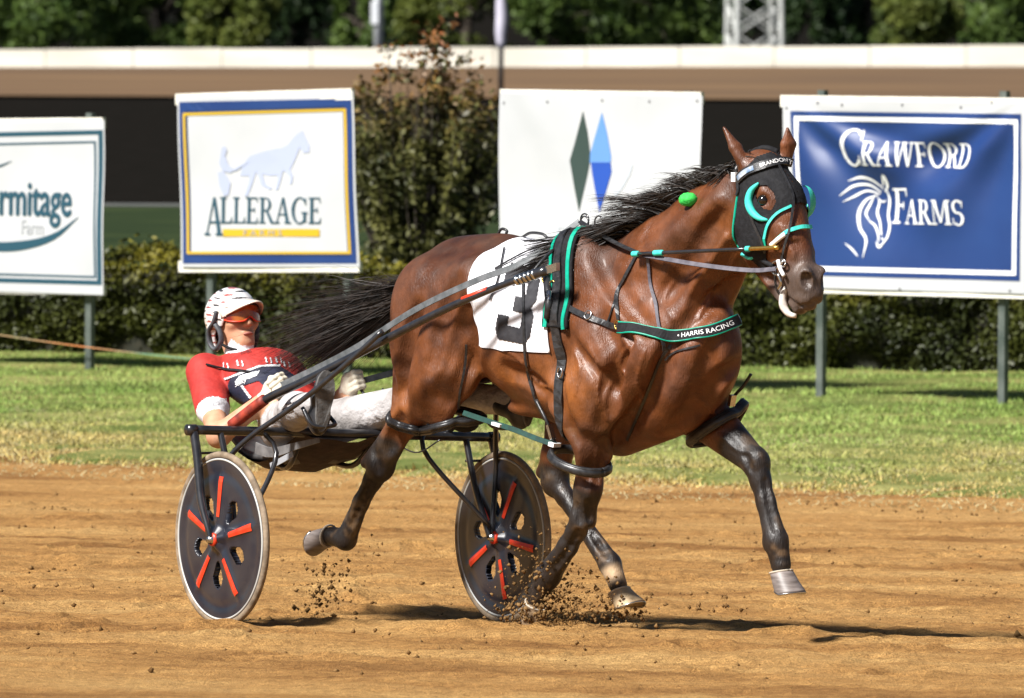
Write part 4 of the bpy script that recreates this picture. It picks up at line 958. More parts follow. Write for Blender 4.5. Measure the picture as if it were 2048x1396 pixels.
# hooves
M['hoof'] = mat('hoof horn', (.10, .08, .07), (.22, .185, .17), 12, .5, stretch=((1, 1, 6),))
M['hoof_tan'] = mat('pale hoof horn', (.30, .21, .12), (.46, .34, .20), 14, .6)
M['hoof_mud'] = mat('muddy hoof', (.10, .06, .03), (.26, .17, .09), 30, .9, bump=.006, bscale=90)
M['coronet'] = mat('pale coronet', (.42, .36, .28), None, 4, .7)
def hoof(top, axis, toe, m, ln=.085, name='hoof'):
    """frustum with sloping toe, local frame; axis = direction from coronet to sole, toe = towards toe"""
    top = np.array(top, float); ax = np.array(axis, float); ax /= np.linalg.norm(ax); to = np.array(toe, float); to -= ax * (to @ ax); to /= np.linalg.norm(to); si = np.cross(ax, to)
    n = 24; rings = []
    for t, r, sh in ((-.012, .036, -.004), (0, .044, .0), (.10, .047, .003), (.5, .053, .016), (.92, .061, .033), (1.0, .062, .036), (1.02, .056, .034)):
        for k in range(n):
            a = 2 * math.pi * k / n; c, s_ = math.cos(a), math.sin(a); heel = 1 - .22 * max(0, -c) ** 2
            rings.append(top + ax * (ln * t * (1 if c > 0 else 1 - .28 * (-c))) + to * (sh + r * 1.05 * c * heel) + si * r * s_)
    m_ = len(rings) // n; Fs = [(i * n + k, i * n + (k + 1) % n, (i + 1) * n + (k + 1) % n, (i + 1) * n + k) for i in range(m_ - 1) for k in range(n)] + [tuple((m_ - 1) * n + k for k in range(n)), tuple(range(n - 1, -1, -1))]
    o = obj(name, HZ.W(np.array(rings)), Fs, m, horse, True)
    mb = MB(); P = np.array([top + ax * ln * .02 + to * .001 + to * .0455 * math.cos(a) + si * .0445 * math.sin(a) for a in np.linspace(0, 2 * math.pi, 25)]); mb.tube(HZ.W(P), .0045, 6); mb.build('coronet_band', M['coronet'], o, True)
    P = np.array([top + ax * (ln * 1.02 * (1 if math.cos(a) > 0 else 1 - .28 * -math.cos(a))) + to * (.036 + .058 * math.cos(a)) + si * .058 * math.sin(a) for a in np.linspace(-2.4, 2.4, 25)]); mb = MB(); mb.tube(HZ.W(P), .0055, 6); mb.build('shoe', M['steel'], o, True)
hoof(nh_p + (-.012, 0, .0), J(628, 1062, -.14) - J(662, 1072, -.142), (.1, 0, -1), M['hoof'])
hoof(fh_p + (.006, 0, -.025), J(1256, 1230, .12) - J(1236, 1170, .12), (1, 0, .1), M['hoof_tan'])
hoof(nf_p + (-.004, 0, -.02), J(1050, 1262, -.12) - J(1073, 1198, -.125), (1, 0, -.1), M['hoof_mud'], .085)
hoof(ff_p + (.0, 0, -.025), J(1568, 1185, .15) - J(1561, 1130, .15), (1, 0, .25), M['hoof'], .095)
# eyes
M['eye'] = mat('dark eye', (.008, .005, .004), None, 4, .05, spec=.8)
for sgn in (-1, 1):
    mb = MB(); n, m_ = 14, 10; c = J(1527, 401, -.090) * np.array([1, -sgn, 1]); VV = [c + .025 * np.array([math.sin(t) * math.cos(p), math.sin(t) * math.sin(p), math.cos(t)]) for t in np.linspace(.01, math.pi - .01, m_) for p in np.linspace(0, 2 * math.pi, n, endpoint=False)]
    mb.add(HZ.W(np.array(VV)), [(i * n + k, i * n + (k + 1) % n, (i + 1) * n + (k + 1) % n, (i + 1) * n + k) for i in range(m_ - 1) for k in range(n)]); mb.build('eye', M['eye'], horse, True)
# ------------------------------------------------------------------ sulky frame (needed for the reins)
SR = .353
_a, _b = ground_pick(433, 1240), ground_pick(1022, 1248)
AS = R(57); sh_ = np.array([math.cos(AS), -math.sin(AS), 0]); sl_ = np.array([math.sin(AS), math.cos(AS), 0])
SA = (_a + _b) / 2; SA[2] = 0
SUL = Body(SA, sh_, sl_, (0, 0, 0), (.02, .02, .02), .01)
Js = SUL.J
def in_poly(x, y, poly):
    poly = np.asarray(poly, float); r = np.zeros(len(x), bool); n = len(poly)
    for i in range(n):
        (x0, y0), (x1, y1) = poly[i], poly[(i + 1) % n]
        c = ((y0 > y) != (y1 > y)) & (x < (x1 - x0) * (y - y0) / (y1 - y0 + 1e-12) + x0); r ^= c
    return r
def patch(bd, poly, step, off, mats, name, parent, holes=(), keep=None, mirror=False, jump=.03, thick=0.0):
    """cloth lying on a body's skin inside a pixel outline"""
    poly = np.asarray(poly, float); x0, y0 = poly.min(0); x1, y1 = poly.max(0)
    gx = np.arange(x0 - step, x1 + step * 2, step); gy = np.arange(y0 - step, y1 + step * 2, step)
    cxx, cyy = np.meshgrid(gx[:-1] + step / 2, gy[:-1] + step / 2, indexing='ij'); ins = in_poly(cxx.ravel(), cyy.ravel(), poly)
    for hpoly in holes: ins &= ~in_poly(cxx.ravel(), cyy.ravel(), hpoly)
    n, m = len(gx), len(gy); I = (np.arange(n - 1)[:, None] * m + np.arange(m - 1)[None, :]).ravel()[ins]
    Q = np.stack([I, I + m, I + m + 1, I + 1], -1); used, inv = np.unique(Q, return_inverse=True); Q = inv.reshape(Q.shape)
    px, py = gx[used // m], gy[used % m]; P, N, ok = bd.hit(px, py, off)
    good = ok[Q].all(1); e = np.max(np.abs(P[Q] - P[Q[:, [1, 2, 3, 0]]]), axis=(1, 2)); good &= e < jump
    if keep is not None: good &= keep(P)[Q].all(1)
    Q = Q[good]
    if len(Q):                                   # keep the largest connected piece
        lab = np.arange(len(P))
        for _ in range(400):
            mn = lab[Q].min(1); new = lab.copy()
            for c_ in range(4): np.minimum.at(new, Q[:, c_], mn)
            new = new[new]
            if (new == lab).all(): break
            lab = new
        u_, cnt = np.unique(lab[Q[:, 0]], return_counts=True); Q = Q[lab[Q[:, 0]] == u_[cnt.argmax()]]
    uq, iv = np.unique(Q, return_inverse=True); Q = iv.reshape(Q.shape); P = P[uq]
    V = [bd.W(P)]; Fs = [Q[:, ::-1]]
    if mirror: V.append(bd.W(P * (1, -1, 1))); Fs.append(Q + len(P))
    return obj(name, np.concatenate(V), np.concatenate(Fs), mats, parent, True)
def strap(bd, pts, wd, name, m, parent, n=24, off=.004, th=.003, mirror=False):
    P, N = bd.hit_line(pts, n, off)
    if len(P) < 3: return None
    mb = MB(); mb.ribbon(bd.W(P), N @ bd.B, wd, th)
    if mirror: mb.ribbon(bd.W(P * (1, -1, 1)), (N * (1, -1, 1)) @ bd.B, wd, th)
    return mb.build(name, m, parent, False)
def cord3(pts, r, name, m, parent, n=24, cn=8): mb = MB(); mb.tube(spline(np.array(pts), n), r, cn); return mb.build(name, m, parent, True)

# ------------------------------------------------------------------ saddle cloth with the race number
W_ = HZ.W
cloth = thing('saddle_cloth', 'white racing saddle cloth with black number 3 on the horse', 'saddle cloth', W_((.8, 0, 1.6)))
def band(s0, s1, t0, t1, off, nth, ns, zc=1.20):
    """sheet round the barrel: s0, s1 functions of angle (deg from the near side horizontal, 90 = spine)"""
    th = np.linspace(t0, t1, nth); u = np.linspace(0, 1, ns); T, U = np.meshgrid(th, u, indexing='ij')
    S0 = np.array([s0(t) for t in th])[:, None]; S1 = np.array([s1(t) for t in th])[:, None]; S = S0 + (S1 - S0) * U
    C = np.stack([S.ravel(), np.zeros(S.size), np.full(S.size, zc)], -1); D = np.stack([np.zeros(S.size), -np.cos(np.radians(T.ravel())), np.sin(np.radians(T.ravel()))], -1)
    P, N = HZ.radial(C, D, off); return P, N, np.stack([i for i in [(np.arange(nth - 1)[:, None] * ns + np.arange(ns - 1)[None, :]).ravel()]] , -1)[:, 0]
_bl, _br, _tl = J(947, 682, -.27), J(1100, 705, -.27), J(1000, 505, -.10)
ang = lambda p: math.degrees(math.atan2(p[2] - 1.20, -p[1]))
tA = ang(_bl) ; tA = min(ang(_bl), ang(_br))
def f0(t): t = t if t <= 90 else 180 - t; return np.interp(t, [tA, 20, 60, 90], [_bl[0], _bl[0] - .02, _tl[0] + .0, _tl[0] + .03])
def f1(t): t = t if t <= 90 else 180 - t; return np.interp(t, [tA, 30, 90], [_br[0], _br[0] - .03, _br[0] - .12])
nth, ns = 90, 28
P, N, I = band(f0, f1, tA, 180 - tA, .007, nth, ns)
Q = np.stack([I, I + 1, I + ns + 1, I + ns], -1)
M['cloth_white'] = mat('white cotton cloth', (.70, .70, .74), (.80, .80, .83), 9, .8, bump=.004, bscale=14)
obj('cloth', W_(P), Q, M['cloth_white'], cloth, True)
M['num'] = mat('black number print', (.012, .012, .016), (.03, .03, .035), 30, .6)
num = np.array([(0, .72), (0, .88), (.12, 1), (.88, 1), (1, .88), (1, .6), (.88, .5), (1, .4), (1, .12), (.88, 0), (.12, 0), (0, .12), (0, .32), (.30, .32), (.30, .2), (.68, .2), (.68, .4), (.38, .4), (.38, .6), (.68, .6), (.68, .8), (.30, .8), (.30, .72)])
def nmap(p): return [(992 + 68 * q[0] + 26 * q[1], 676 + 14 * q[0] - (150 - 6 * q[0]) * q[1]) for q in p]
patch(HZ, nmap(num), 1.6, .0105, M['num'], 'number', cloth)
# edge binding
for t_e in (0, ns - 1):
    L_ = P.reshape(nth, ns, 3)[:, t_e]; mb = MB(); mb.tube(W_(L_), .004, 6); mb.build('binding', M['cloth_white'], cloth, True)

# ------------------------------------------------------------------ harness
har = thing('harness', 'black and green harness with saddle pad, girth and breast collar on the horse', 'harness', W_((1.0, 0, 1.6)))
_p0, _p1 = J(1108, 655, -.28), J(1190, 487, 0)
def h0(t): t = t if t <= 90 else 180 - t; return np.interp(t, [-15, 40, 90], [_p0[0] - .055, _p0[0] - .075, _p1[0] - .09])
def h1(t): return h0(t) + .135
tH = ang(_p0)
P, N, I = band(h0, h1, tH, 180 - tH, .020, 60, 9); Q = np.stack([I, I + 1, I + 10, I + 9], -1)
Pb = P - N * .018; V = np.concatenate([P, Pb]); G_ = P.reshape(60, 9, 3)
Gi = np.arange(540).reshape(60, 9); rim = []
for e in (Gi[:, 0], Gi[::-1, -1], Gi[-1, :], Gi[0, ::-1]): rim += [(e[i], e[i + 1], e[i + 1] + 540, e[i] + 540) for i in range(len(e) - 1)]
obj('saddle_pad', W_(V), np.concatenate([Q, Q[:, ::-1] + 540, np.array(rim)]), M['cloth_black'], har, True)
for e in (1, 7):
    mb = MB(); mb.ribbon(W_(G_[:, e] + N.reshape(60, 9, 3)[:, e] * .002), N.reshape(60, 9, 3)[:, e] @ HZ.B, .020, .003); mb.build('green_piping', M['green'], har)
# saddle tree strap over the pad, girth continuing round the belly
P2, N2, I2 = band(lambda t: h0(t) + .035, lambda t: h0(t) + .085, -85, 265, .012, 110, 3)
mid = P2.reshape(110, 3, 3)[:, 1]; nn = N2.reshape(110, 3, 3)[:, 1].copy()
an_ = np.linspace(-85, 265, 110); onpad = (an_ > tH) & (an_ < 180 - tH); mid = mid + nn * np.where(onpad, .012, -.006)[:, None]
mid = spline(mid[::4], 90); nn = HZ.f.grad(mid); mb = MB(); mb.ribbon(W_(mid), nn @ HZ.B, .042, .005); mb.build('girth', M['leather'], har)
# second strap beside the girth on the near side
strap(HZ, [(1050, 545), (1052, 640), (1056, 720), (1072, 790), (1092, 835)], .014, 'hanger_strap', M['leather'], har, 30, .012)
for (px, py) in ((1128, 748), (1096, 560), (1112, 575)):
    P, N, ok = HZ.hit([px], [py], .022); mb = MB(); c = W_(P)[0]; a = np.linspace(0, 2 * math.pi, 17); u_ = np.cross(N[0] @ HZ.B, (0, 0, 1)); u_ /= np.linalg.norm(u_); mb.tube([c + .014 * math.cos(k) * u_ + .020 * math.sin(k) * np.array([0, 0, 1]) for k in a], .0035, 6); mb.build('buckle', M['steel'] if py > 600 else M['brass'], har, True)
# hardware block where the shaft is hitched
P, N, ok = HZ.hit([1104, 1108, 1102], [545, 610, 640], .03); mb = MB(); q = W_(P); mb.tube([q[0], q[1], q[2]], [.016, .018, .012], 8, True); mb.build('hitch_tug', M['leather'], har, True)
mb = MB(); mb.tube([q[1] + (0, 0, .05), q[1] + (0, 0, -.05)], .011, 8); mb.build('tug_plate', M['steel'], har, True)
# terrets and hook on top of the pad, loose lines on the back
for l_, s_ in ((-.06, 1.0), (.06, 1.0), (0, .96)):
    c = np.array([_p1[0] - .02 + (s_ - 1), l_, 0]); Pq, Nq = HZ.radial(np.array([[c[0], 0, 1.2]]), np.array([[0, l_, math.sqrt(1 - l_ * l_)]]) , .03)
    top = W_(Pq)[0]; mb = MB(); mb.tube([top + .024 * math.sin(k) * hh_ + np.array([0, 0, .022 - .024 * math.cos(k)]) for k in np.linspace(0, 2 * math.pi, 17)], .0035, 6); mb.build('terret', M['black_metal'], har, True)
back = [J(px, py, 0) for px, py in ((995, 470), (1003, 458), (1014, 462), (1012, 474), (1040, 476), (1060, 466), (1085, 468), (1100, 477), (1140, 472), (1175, 478))]
cord3(W_(np.array(back)), .006, 'back_strap', M['leather'], har, 60)
cord3(W_(np.array([J(px, py, -.03) for px, py in ((990, 474), (1040, 482), (1100, 482), (1160, 480))])), .007, 'crupper_strap', M['leather'], har, 30)
strap(HZ, [(1145, 486), (1065, 505), (992, 542)], .010, 'back_line', M['leather'], har, 24, .014)
strap(HZ, [(1135, 490), (1090, 520), (1052, 552)], .014, 'back_line', M['leather'], har, 20, .016)
strap(HZ, [(1010, 500), (1000, 560), (985, 600)], .008, 'back_line', M['leather'], har, 20, .012)
# breast collar
bc = [(1108, 596), (1150, 622), (1196, 642), (1242, 655), (1300, 668), (1345, 674), (1400, 670), (1445, 656), (1476, 640)]
strap(HZ, bc[:4], .024, 'breast_collar_strap', M['leather'], har, 20, .008, .005)
P, N = HZ.hit_line(bc[3:], 40, .010)
for _ in range(25): P[1:-1] = P[1:-1] * .5 + (P[:-2] + P[2:]) * .25; N[1:-1] = N[1:-1] * .5 + (N[:-2] + N[2:]) * .25
d_ = HZ.f.sample(P); P = P + N * np.maximum(.006 - d_, 0)[:, None]; N /= np.linalg.norm(N, axis=1)[:, None]; Nw = N @ HZ.B
mb = MB(); mb.ribbon(W_(P), Nw, .042, .012); mb.build('breast_collar', M['cloth_black'], har)
T = np.gradient(P, axis=0); T /= np.linalg.norm(T, axis=1)[:, None]; Sd = np.cross(T, N)
for sg in (-1, 1): mb = MB(); mb.tube(W_(P + Sd * .021 * sg + N * .008), .0042, 6); mb.build('green_edge', M['green'], har, True)
mb = MB(); Pm = P * (1, -1, 1); mb.ribbon(W_(Pm[:22]), (N * (1, -1, 1))[:22] @ HZ.B, .052, .012); Pm, Nm = HZ.hit_line(bc[:4], 12, .008); mb.ribbon(W_(Pm * (1, -1, 1)), (Nm * (1, -1, 1)) @ HZ.B, .024, .005); mb.build('far_breast_strap', M['leather'], har)
def text_on(bd, body, line, hgt, m, name, parent, off, i0, i1, flip=1):
    """lettering along a line of skin points"""
    Pl, Nl = line; n = len(Pl); V, Fs = text_mesh(body); x = (V[:, 0] - V[:, 0].min()) / (V[:, 0].max() - V[:, 0].min()); y = (V[:, 1] / .7 - .5) * hgt
    t = (i0 + (i1 - i0) * x) * (n - 1); k = np.clip(np.floor(t).astype(int), 0, n - 2); f = (t - k)[:, None]
    Pp = Pl[k] * (1 - f) + Pl[k + 1] * f; Nn = Nl[k]; Tt = np.gradient(Pl, axis=0)[k]; Tt /= np.linalg.norm(Tt, axis=1)[:, None]; Ss = np.cross(Nn, Tt) * flip
    Vv = Pp + Ss * y[:, None] + Nn * off; return obj(name, bd.W(Vv), Fs, m, parent)
text_on(HZ, '\u2022 HARRIS RACING', (P, N), .019, M['white_print'], 'lettering', har, .014, .50, .93)
for (px, py) in ((1180, 632), (1240, 650), (1472, 640)):
    Pq, Nq, ok = HZ.hit([px], [py], .014); c = W_(Pq)[0]; Nn = Nq[0] @ HZ.B; u_ = np.cross(Nn, (0, 0, 1)); u_ /= np.linalg.norm(u_); v_ = np.cross(u_, Nn)
    mb = MB(); mb.tube([c + .016 * math.cos(k) * u_ + .018 * math.sin(k) * v_ for k in np.linspace(0, 2 * math.pi, 17)], .003, 6); mb.build('ring', M['brass'] if px == 1240 else M['steel'], har, True)
# straps holding the collar up, martingale
strap(HZ, [(1276, 509), (1264, 530), (1248, 560), (1232, 595), (1238, 640)], .016, 'neck_strap', M['leather'], har, 20)
strap(HZ, [(1230, 600), (1222, 630), (1216, 645)], .008, 'neck_strap', M['leather'], har, 10)
M['lilac'] = mat('worn grey webbing', (.045, .04, .055), (.10, .09, .11), 30, .6)
strap(HZ, [(1296, 508), (1299, 530), (1303, 570), (1314, 620), (1322, 668)], .014, 'webbing_strap', M['lilac'], har, 20, .007)
strap(HZ, [(1322, 680), (1326, 700)], .016, 'webbing_loop', M['leather'], har, 8, .012)
strap(HZ, [(1342, 690), (1320, 720), (1298, 775), (1275, 835), (1255, 880)], .012, 'martingale', M['leather'], har, 24, .003)
strap(HZ, [(1400, 690), (1350, 705), (1330, 720)], .008, 'martingale', M['leather'], har, 12, .003)

# ------------------------------------------------------------------ hobbles
hob = thing('hobbles', 'black leather leg loops joined by a green strap under the horse', 'hobbles', W_((.7, 0, .7)))
def loop(c, axis, ra, rb, u, name='leg_loop', r=.013):
    c = np.array(c, float); ax = np.array(axis, float); ax /= np.linalg.norm(ax); u = np.array(u, float); u -= ax * (u @ ax); u /= np.linalg.norm(u); v = np.cross(ax, u)
    P = np.array([c + u * ra * math.cos(k) + v * rb * math.sin(k) for k in np.linspace(0, 2 * math.pi, 41)])
    mb = MB(); mb.tube(W_(P), r, 8, flat=1.5); o = mb.build(name, M['leather'], hob, True)
    for dz in (-.011, .011): mb = MB(); mb.tube(W_(P + ax * dz), r * .62, 6); mb.build('rolled_edge', M['leather'], o, True)
    return P
P_, N_ = HZ.hit_line([(764, 815), (772, 832), (800, 848), (840, 854), (880, 848), (910, 836), (922, 826)], 24, .016)
Pc = np.concatenate([[P_[0] + (-.02, .03, .02)], P_, [P_[-1] + (.03, .05, .0), P_[-1] + (.0, .14, .02), P_[0] + (.06, .14, .06), P_[0] + (-.02, .03, .02)]]); Pc = spline(Pc, 70)
mb = MB(); mb.tube(W_(Pc), .013, 8, flat=1.5); _o = mb.build('leg_loop', M['leather'], hob, True)
for dz in (-.012, .012): mb = MB(); mb.tube(W_(Pc + (0, 0, dz)), .0085, 6); mb.build('rolled_edge', M['leather'], _o, True)
c_f = np.array(J(1160, 922, -.17)); loop(c_f, (.32, -.10, 1), .135, .105, (1, 0, -.25))
P_, N_ = HZ.hit_line([(1370, 880), (1395, 868), (1430, 850), (1462, 832), (1486, 820)], 20, .016)
Pc = np.concatenate([P_, [P_[-1] + (-.02, .06, .03), P_[-1] + (-.10, .12, .0), P_[0] + (.03, .16, .02), P_[0] + (-.03, .05, -.01), P_[0]]]); Pc = spline(Pc, 60)
mb = MB(); mb.tube(W_(Pc), .015, 8, flat=1.3); _o = mb.build('leg_loop', M['leather'], hob, True)
for dz in (-.013, .013): mb = MB(); mb.tube(W_(Pc + (-dz * .7, 0, dz)), .009, 6); mb.build('rolled_edge', M['leather'], _o, True)
lp = [J(px, py, l) for px, py, l in ((928, 826, -.20), (975, 842, -.21), (1030, 860, -.22), (1075, 878, -.22), (1112, 890, -.22))]
Pl = spline(np.array(lp), 24); mb = MB(); mb.ribbon(W_(Pl), np.tile(-hl_ * .9 + (0, 0, .3), (24, 1)), .022, .006); mb.build('connecting_strap', mat('green webbing', (.002, .024, .018), (.004, .045, .034), 40, .6), hob)
mb = MB(); q = W_(Pl); mb.bar(q[8], q[10], .017, .006); mb.build('white_keeper', M['white_print'], hob)
mb = MB(); mb.bar(q[22], q[23] + (q[23] - q[22]) * .3, .02, .008); mb.build('white_keeper', M['white_print'], hob)
strap(HZ, [(934, 688), (928, 740), (920, 790), (912, 830)], .010, 'hanger', M['leather'], hob, 20, .006)
for pts in ([(1072, 800, -.24), (1092, 840, -.24), (1104, 870, -.22), (1112, 892, -.21)],):
    cord3(W_(np.array([J(*p) for p in pts])), .007, 'hanger', M['leather'], hob, 16)
cord3(W_(np.array([J(*p) for p in ((1502, 748, .20), (1488, 770, .19), (1470, 790, .18))])), .007, 'hanger', M['leather'], hob, 10)
mb = MB(); q = W_(np.array([J(1466, 790, .16), J(1462, 812, .16)])); mb.bar(q[0], q[1], .014, .008); mb.build('buckle', M['steel'], hob)
mb = MB(); q = W_(np.array([J(1098, 850, -.23), J(1106, 878, -.23)])); mb.bar(q[0], q[1], .012, .007); mb.build('buckle', M['steel'], hob)

# ------------------------------------------------------------------ bridle and hood
bri = thing('bridle', 'black blinker hood and bridle with green eye cups on the horse head', 'bridle', W_(J(1520, 330, 0)))
hood_poly = [(1478, 356), (1492, 338), (1512, 316), (1540, 306), (1566, 312), (1588, 324), (1596, 352), (1606, 385), (1600, 404), (1582, 412), (1556, 426), (1538, 448), (1530, 478), (1534, 510), (1536, 545), (1520, 532), (1500, 515), (1482, 500), (1470, 472), (1472, 430), (1477, 390)]
eye_hole = [(1517, 372), (1534, 372), (1548, 388), (1552, 405), (1544, 420), (1528, 418), (1516, 402), (1512, 385)]
_ml = lambda P: P[:, 1] <= .004
patch(HZ, hood_poly, 2.0, .006, M['cloth_black'], 'hood', bri, [eye_hole], _ml, True)
for pts in ([(1582, 412), (1556, 426), (1538, 448), (1530, 478)], [(1479, 388), (1473, 430), (1470, 470), (1482, 499)], [(1530, 478), (1534, 500)]):
    strap(HZ, pts, .011, 'green_trim', M['cyan'] if pts[0][0] == 1582 else M['green'], bri, 20, .007, .004, True)
P, N = HZ.hit_line([(1478, 362), (1490, 346), (1520, 334), (1552, 325), (1580, 324)], 30, .010); mb = MB(); mb.ribbon(W_(P), N @ HZ.B, .036, .005); mb.build('browband', M['leather'], bri)
M['browpatch'] = mat('glossy blue white band', (.10, .18, .30), (.5, .55, .62), 30, .3)
text_on(HZ, 'BRANDON T', (P, N), .017, M['white_print'], 'lettering', bri, .008, .48, .98)
mb = MB(); mb.ribbon(W_(P[2:12] + N[2:12] * .004), N[2:12] @ HZ.B, .02, .004); mb.build('browband_inlay', M['browpatch'], bri)
M['rose'] = M['white_print']
mb = MB(); q, Nq, ok = HZ.hit([1476], [354], .012); mb.box(W_(q)[0], (sh_, sl_, (0, 0, 1)), (.014, .010, .018)); mb.build('rosette', M['white_print'], bri)
# crown piece and poll pad
cord3(W_(np.array([J(1470, 345, -.075), J(1480, 326, -.05), J(1500, 312, 0), J(1545, 306, .05), J(1575, 318, .075)])), .011, 'crown_piece', M['leather'], bri, 20)
cord3(W_(np.array([J(1500, 306, 0), J(1530, 297, 0), J(1556, 305, .03)])), .014, 'poll_pad', M['cloth_black'], bri, 14)
for pts, wd, nm, m in (([(1553, 328), (1572, 365), (1584, 392), (1584, 420), (1580, 455), (1572, 490), (1566, 522)], .010, 'face_strap', M['leather']), ([(1479, 360), (1481, 380), (1478, 392)], .016, 'cheek_strap', M['leather']),
                       ([(1503, 425), (1512, 450), (1524, 476), (1534, 505)], .012, 'cheek_strap', M['leather']), ([(1548, 488), (1560, 476), (1580, 462), (1600, 455), (1622, 455)], .016, 'noseband', M['cyan'])):
    strap(HZ, pts, wd, nm, m, bri, 20, .010, .005)
mb = MB(); q, Nq = HZ.hit_line([(1546, 490), (1560, 478), (1572, 470)], 8, .014); mb.tube(W_(q), .010, 8); mb.build('noseband_roll', M['white_print'], bri, True)
# eye cups: crescents standing off the face
def cup(pts, ls, m=M['cyan']):
    P = spline(np.array([J(px, py, l) for (px, py), l in zip(pts, ls)]), 24); r = .004 + .0125 * np.sin(np.linspace(0, math.pi, 24)) ** .8
    mb = MB(); mb.tube(W_(P), r, 10); mb.build('eye_cup', m, bri, True)
cup([(1517, 366), (1502, 382), (1497, 402), (1503, 422), (1518, 436), (1535, 440)], [-.110, -.118, -.122, -.122, -.118, -.108])
def cup2():
    c = np.array(J(1608, 404, .085)); pts = []
    rings = []
    for a in np.linspace(0, math.pi / 2, 8):
        for k in np.linspace(-1.9, 1.9, 20): rings.append(W_(c + np.array([0, .055 * math.cos(a) * 1.0, 0]) * 1.0 + np.array([math.sin(a) * .065 * math.cos(k) * .55, 0, math.sin(a) * .065 * math.sin(k)])))
    Fs = [(i * 20 + k, i * 20 + k + 1, (i + 1) * 20 + k + 1, (i + 1) * 20 + k) for i in range(7) for k in range(19)]; obj('eye_cup', np.array(rings), Fs, M['cyan'], bri, True)
cup2()
# bit and rings
def ring3(c, u, v, r, t, name, m, parent): mb = MB(); mb.tube([c + r * math.cos(k) * u + r * math.sin(k) * v for k in np.linspace(0, 2 * math.pi, 21)], t, 6); return mb.build(name, m, parent, True)
bit = W_(J(1552, 536, -.085)); ring3(bit, hh_, np.array([0, 0, 1.0]), .026, .0045, 'bit_ring', M['steel'], bri)
ring3(W_(J(1566, 526, -.085)), hh_, np.array([0, 0, 1.0]), .014, .004, 'bit_ring', M['steel'], bri)
cord3(W_(np.array([J(1552, 536, -.088), J(1550, 560, -.08), J(1556, 584, -.06), J(1566, 592, -.04)])), .005, 'chin_strap', M['leather'], bri, 14)
cord3(W_(np.array([J(1556, 548, -.09), J(1562, 566, -.085), J(1556, 578, -.08)])), .007, 'bit_shank', M['steel'], bri, 10)
cord3(W_(np.array([J(1556, 520, -.09), J(1560, 536, -.09), J(1568, 552, -.088)])), .008, 'bit_guard', M['white_print'], bri, 10)
cord3(W_(np.array([J(1566, 522, -.085), J(1558, 535, -.088), J(1552, 536, -.088)])), .005, 'bit_hanger', M['steel'], bri, 10)
cord3(W_(np.array([J(1515, 505, -.07), J(1524, 520, -.075), J(1546, 532, -.085)])), .010, 'throat_pad', M['cloth_black'], bri, 10)
cord3(W_(np.array([J(1484, 508, -.09), J(1498, 516, -.09), J(1512, 512, -.085)])), .008, 'throat_pad', M['cyan'], bri, 10)
# head pole along the neck
pole = thing('head_pole', 'thin black pole with brass end along the horse neck', 'head pole', W_(J(1270, 508, -.19)))
a, b_ = np.array(J(1268, 508, -.19)), np.array(J(1558, 495, -.105)); lp_ = lambda t: W_(a + (b_ - a) * t)
cord3([lp_(0), lp_(.5), lp_(.80)], .0075, 'rod', M['black_metal'], pole, 8); cord3([lp_(.78), lp_(.9), lp_(1)], .0095, 'brass_end', M['brass'], pole, 8)
for t0, t1 in ((-.01, .03), (.14, .20), (.775, .80)): cord3([lp_(t0), lp_((t0 + t1) / 2), lp_(t1)], .0115, 'sleeve', M['cyan'], pole, 6)

# yarn ball behind the ears
c = W_(HZ.hit([1384], [404], .020)[0])[0]; mb = MB(); g = np.random.default_rng(5)
VV = []; n, m_ = 20, 14
for t in np.linspace(.01, math.pi - .01, m_):
    for p in np.linspace(0, 2 * math.pi, n, endpoint=False): VV.append(c + .030 * (1 + .05 * g.normal()) * np.array([1.25 * math.sin(t) * math.cos(p), math.sin(t) * math.sin(p), .9 * math.cos(t)]))
mb.add(VV, [(i * n + k, i * n + (k + 1) % n, (i + 1) * n + (k + 1) % n, (i + 1) * n + k) for i in range(m_ - 1) for k in range(n)])
tag(mb.build('ear_plug_ball', M['pom'], None, True, c), 'bright green yarn ball hanging on the horse mane', 'yarn ball')
cord3([c, W_(J(1392, 392, -.07)), W_(J(1404, 384, -.03))], .004, 'plug_cord', M['leather'], bri, 8)
# tongue and lip foam
cord3(W_(np.array([J(1574, 574, -.045), J(1566, 592, -.055), J(1567, 612, -.055), J(1578, 628, -.05), J(1592, 632, -.04)])), [*np.linspace(.011, .017, 8), *np.linspace(.017, .009, 8)], 'tongue', mat('pale wet tongue', (.50, .44, .40), (.66, .62, .56), 60, .3), horse, 16)

# ------------------------------------------------------------------ mane and tail
M['hair'] = mat('black hair', (.008, .007, .006), (.030, .022, .018), 30, .5, spec=.4)
def strands(paths, w0, name, g):
    """tapering hair ribbons from (n, k, 3) points"""
    n, k, _ = paths.shape; T = np.gradient(paths, axis=1); r = g.normal(size=(n, 1, 3)); S = np.cross(T, r); S /= np.linalg.norm(S, axis=2, keepdims=True) + 1e-9
    wd = (w0 * g.uniform(.5, 1.3, n))[:, None, None] * (1 - np.linspace(0, 1, k) ** 1.6 * .93)[None, :, None]
    V = np.concatenate([paths - S * wd / 2, paths + S * wd / 2], 1).reshape(-1, 3); I = (np.arange(n)[:, None] * 2 * k + np.arange(k - 1)[None]).ravel()
    return V, np.stack([I, I + 1, I + k + 1, I + k], -1)
def bez(p0, p1, p2, p3, k): t = np.linspace(0, 1, k)[None, :, None]; return p0[:, None] * (1 - t) ** 3 + 3 * p1[:, None] * t * (1 - t) ** 2 + 3 * p2[:, None] * t * t * (1 - t) + p3[:, None] * t ** 3
g = np.random.default_rng(61); n = 2800
crest = spline(np.array([J(1178, 478, 0), J(1240, 468, 0), J(1300, 446, 0), J(1370, 406, 0), J(1440, 356, 0), J(1500, 318, 0)]), 60)
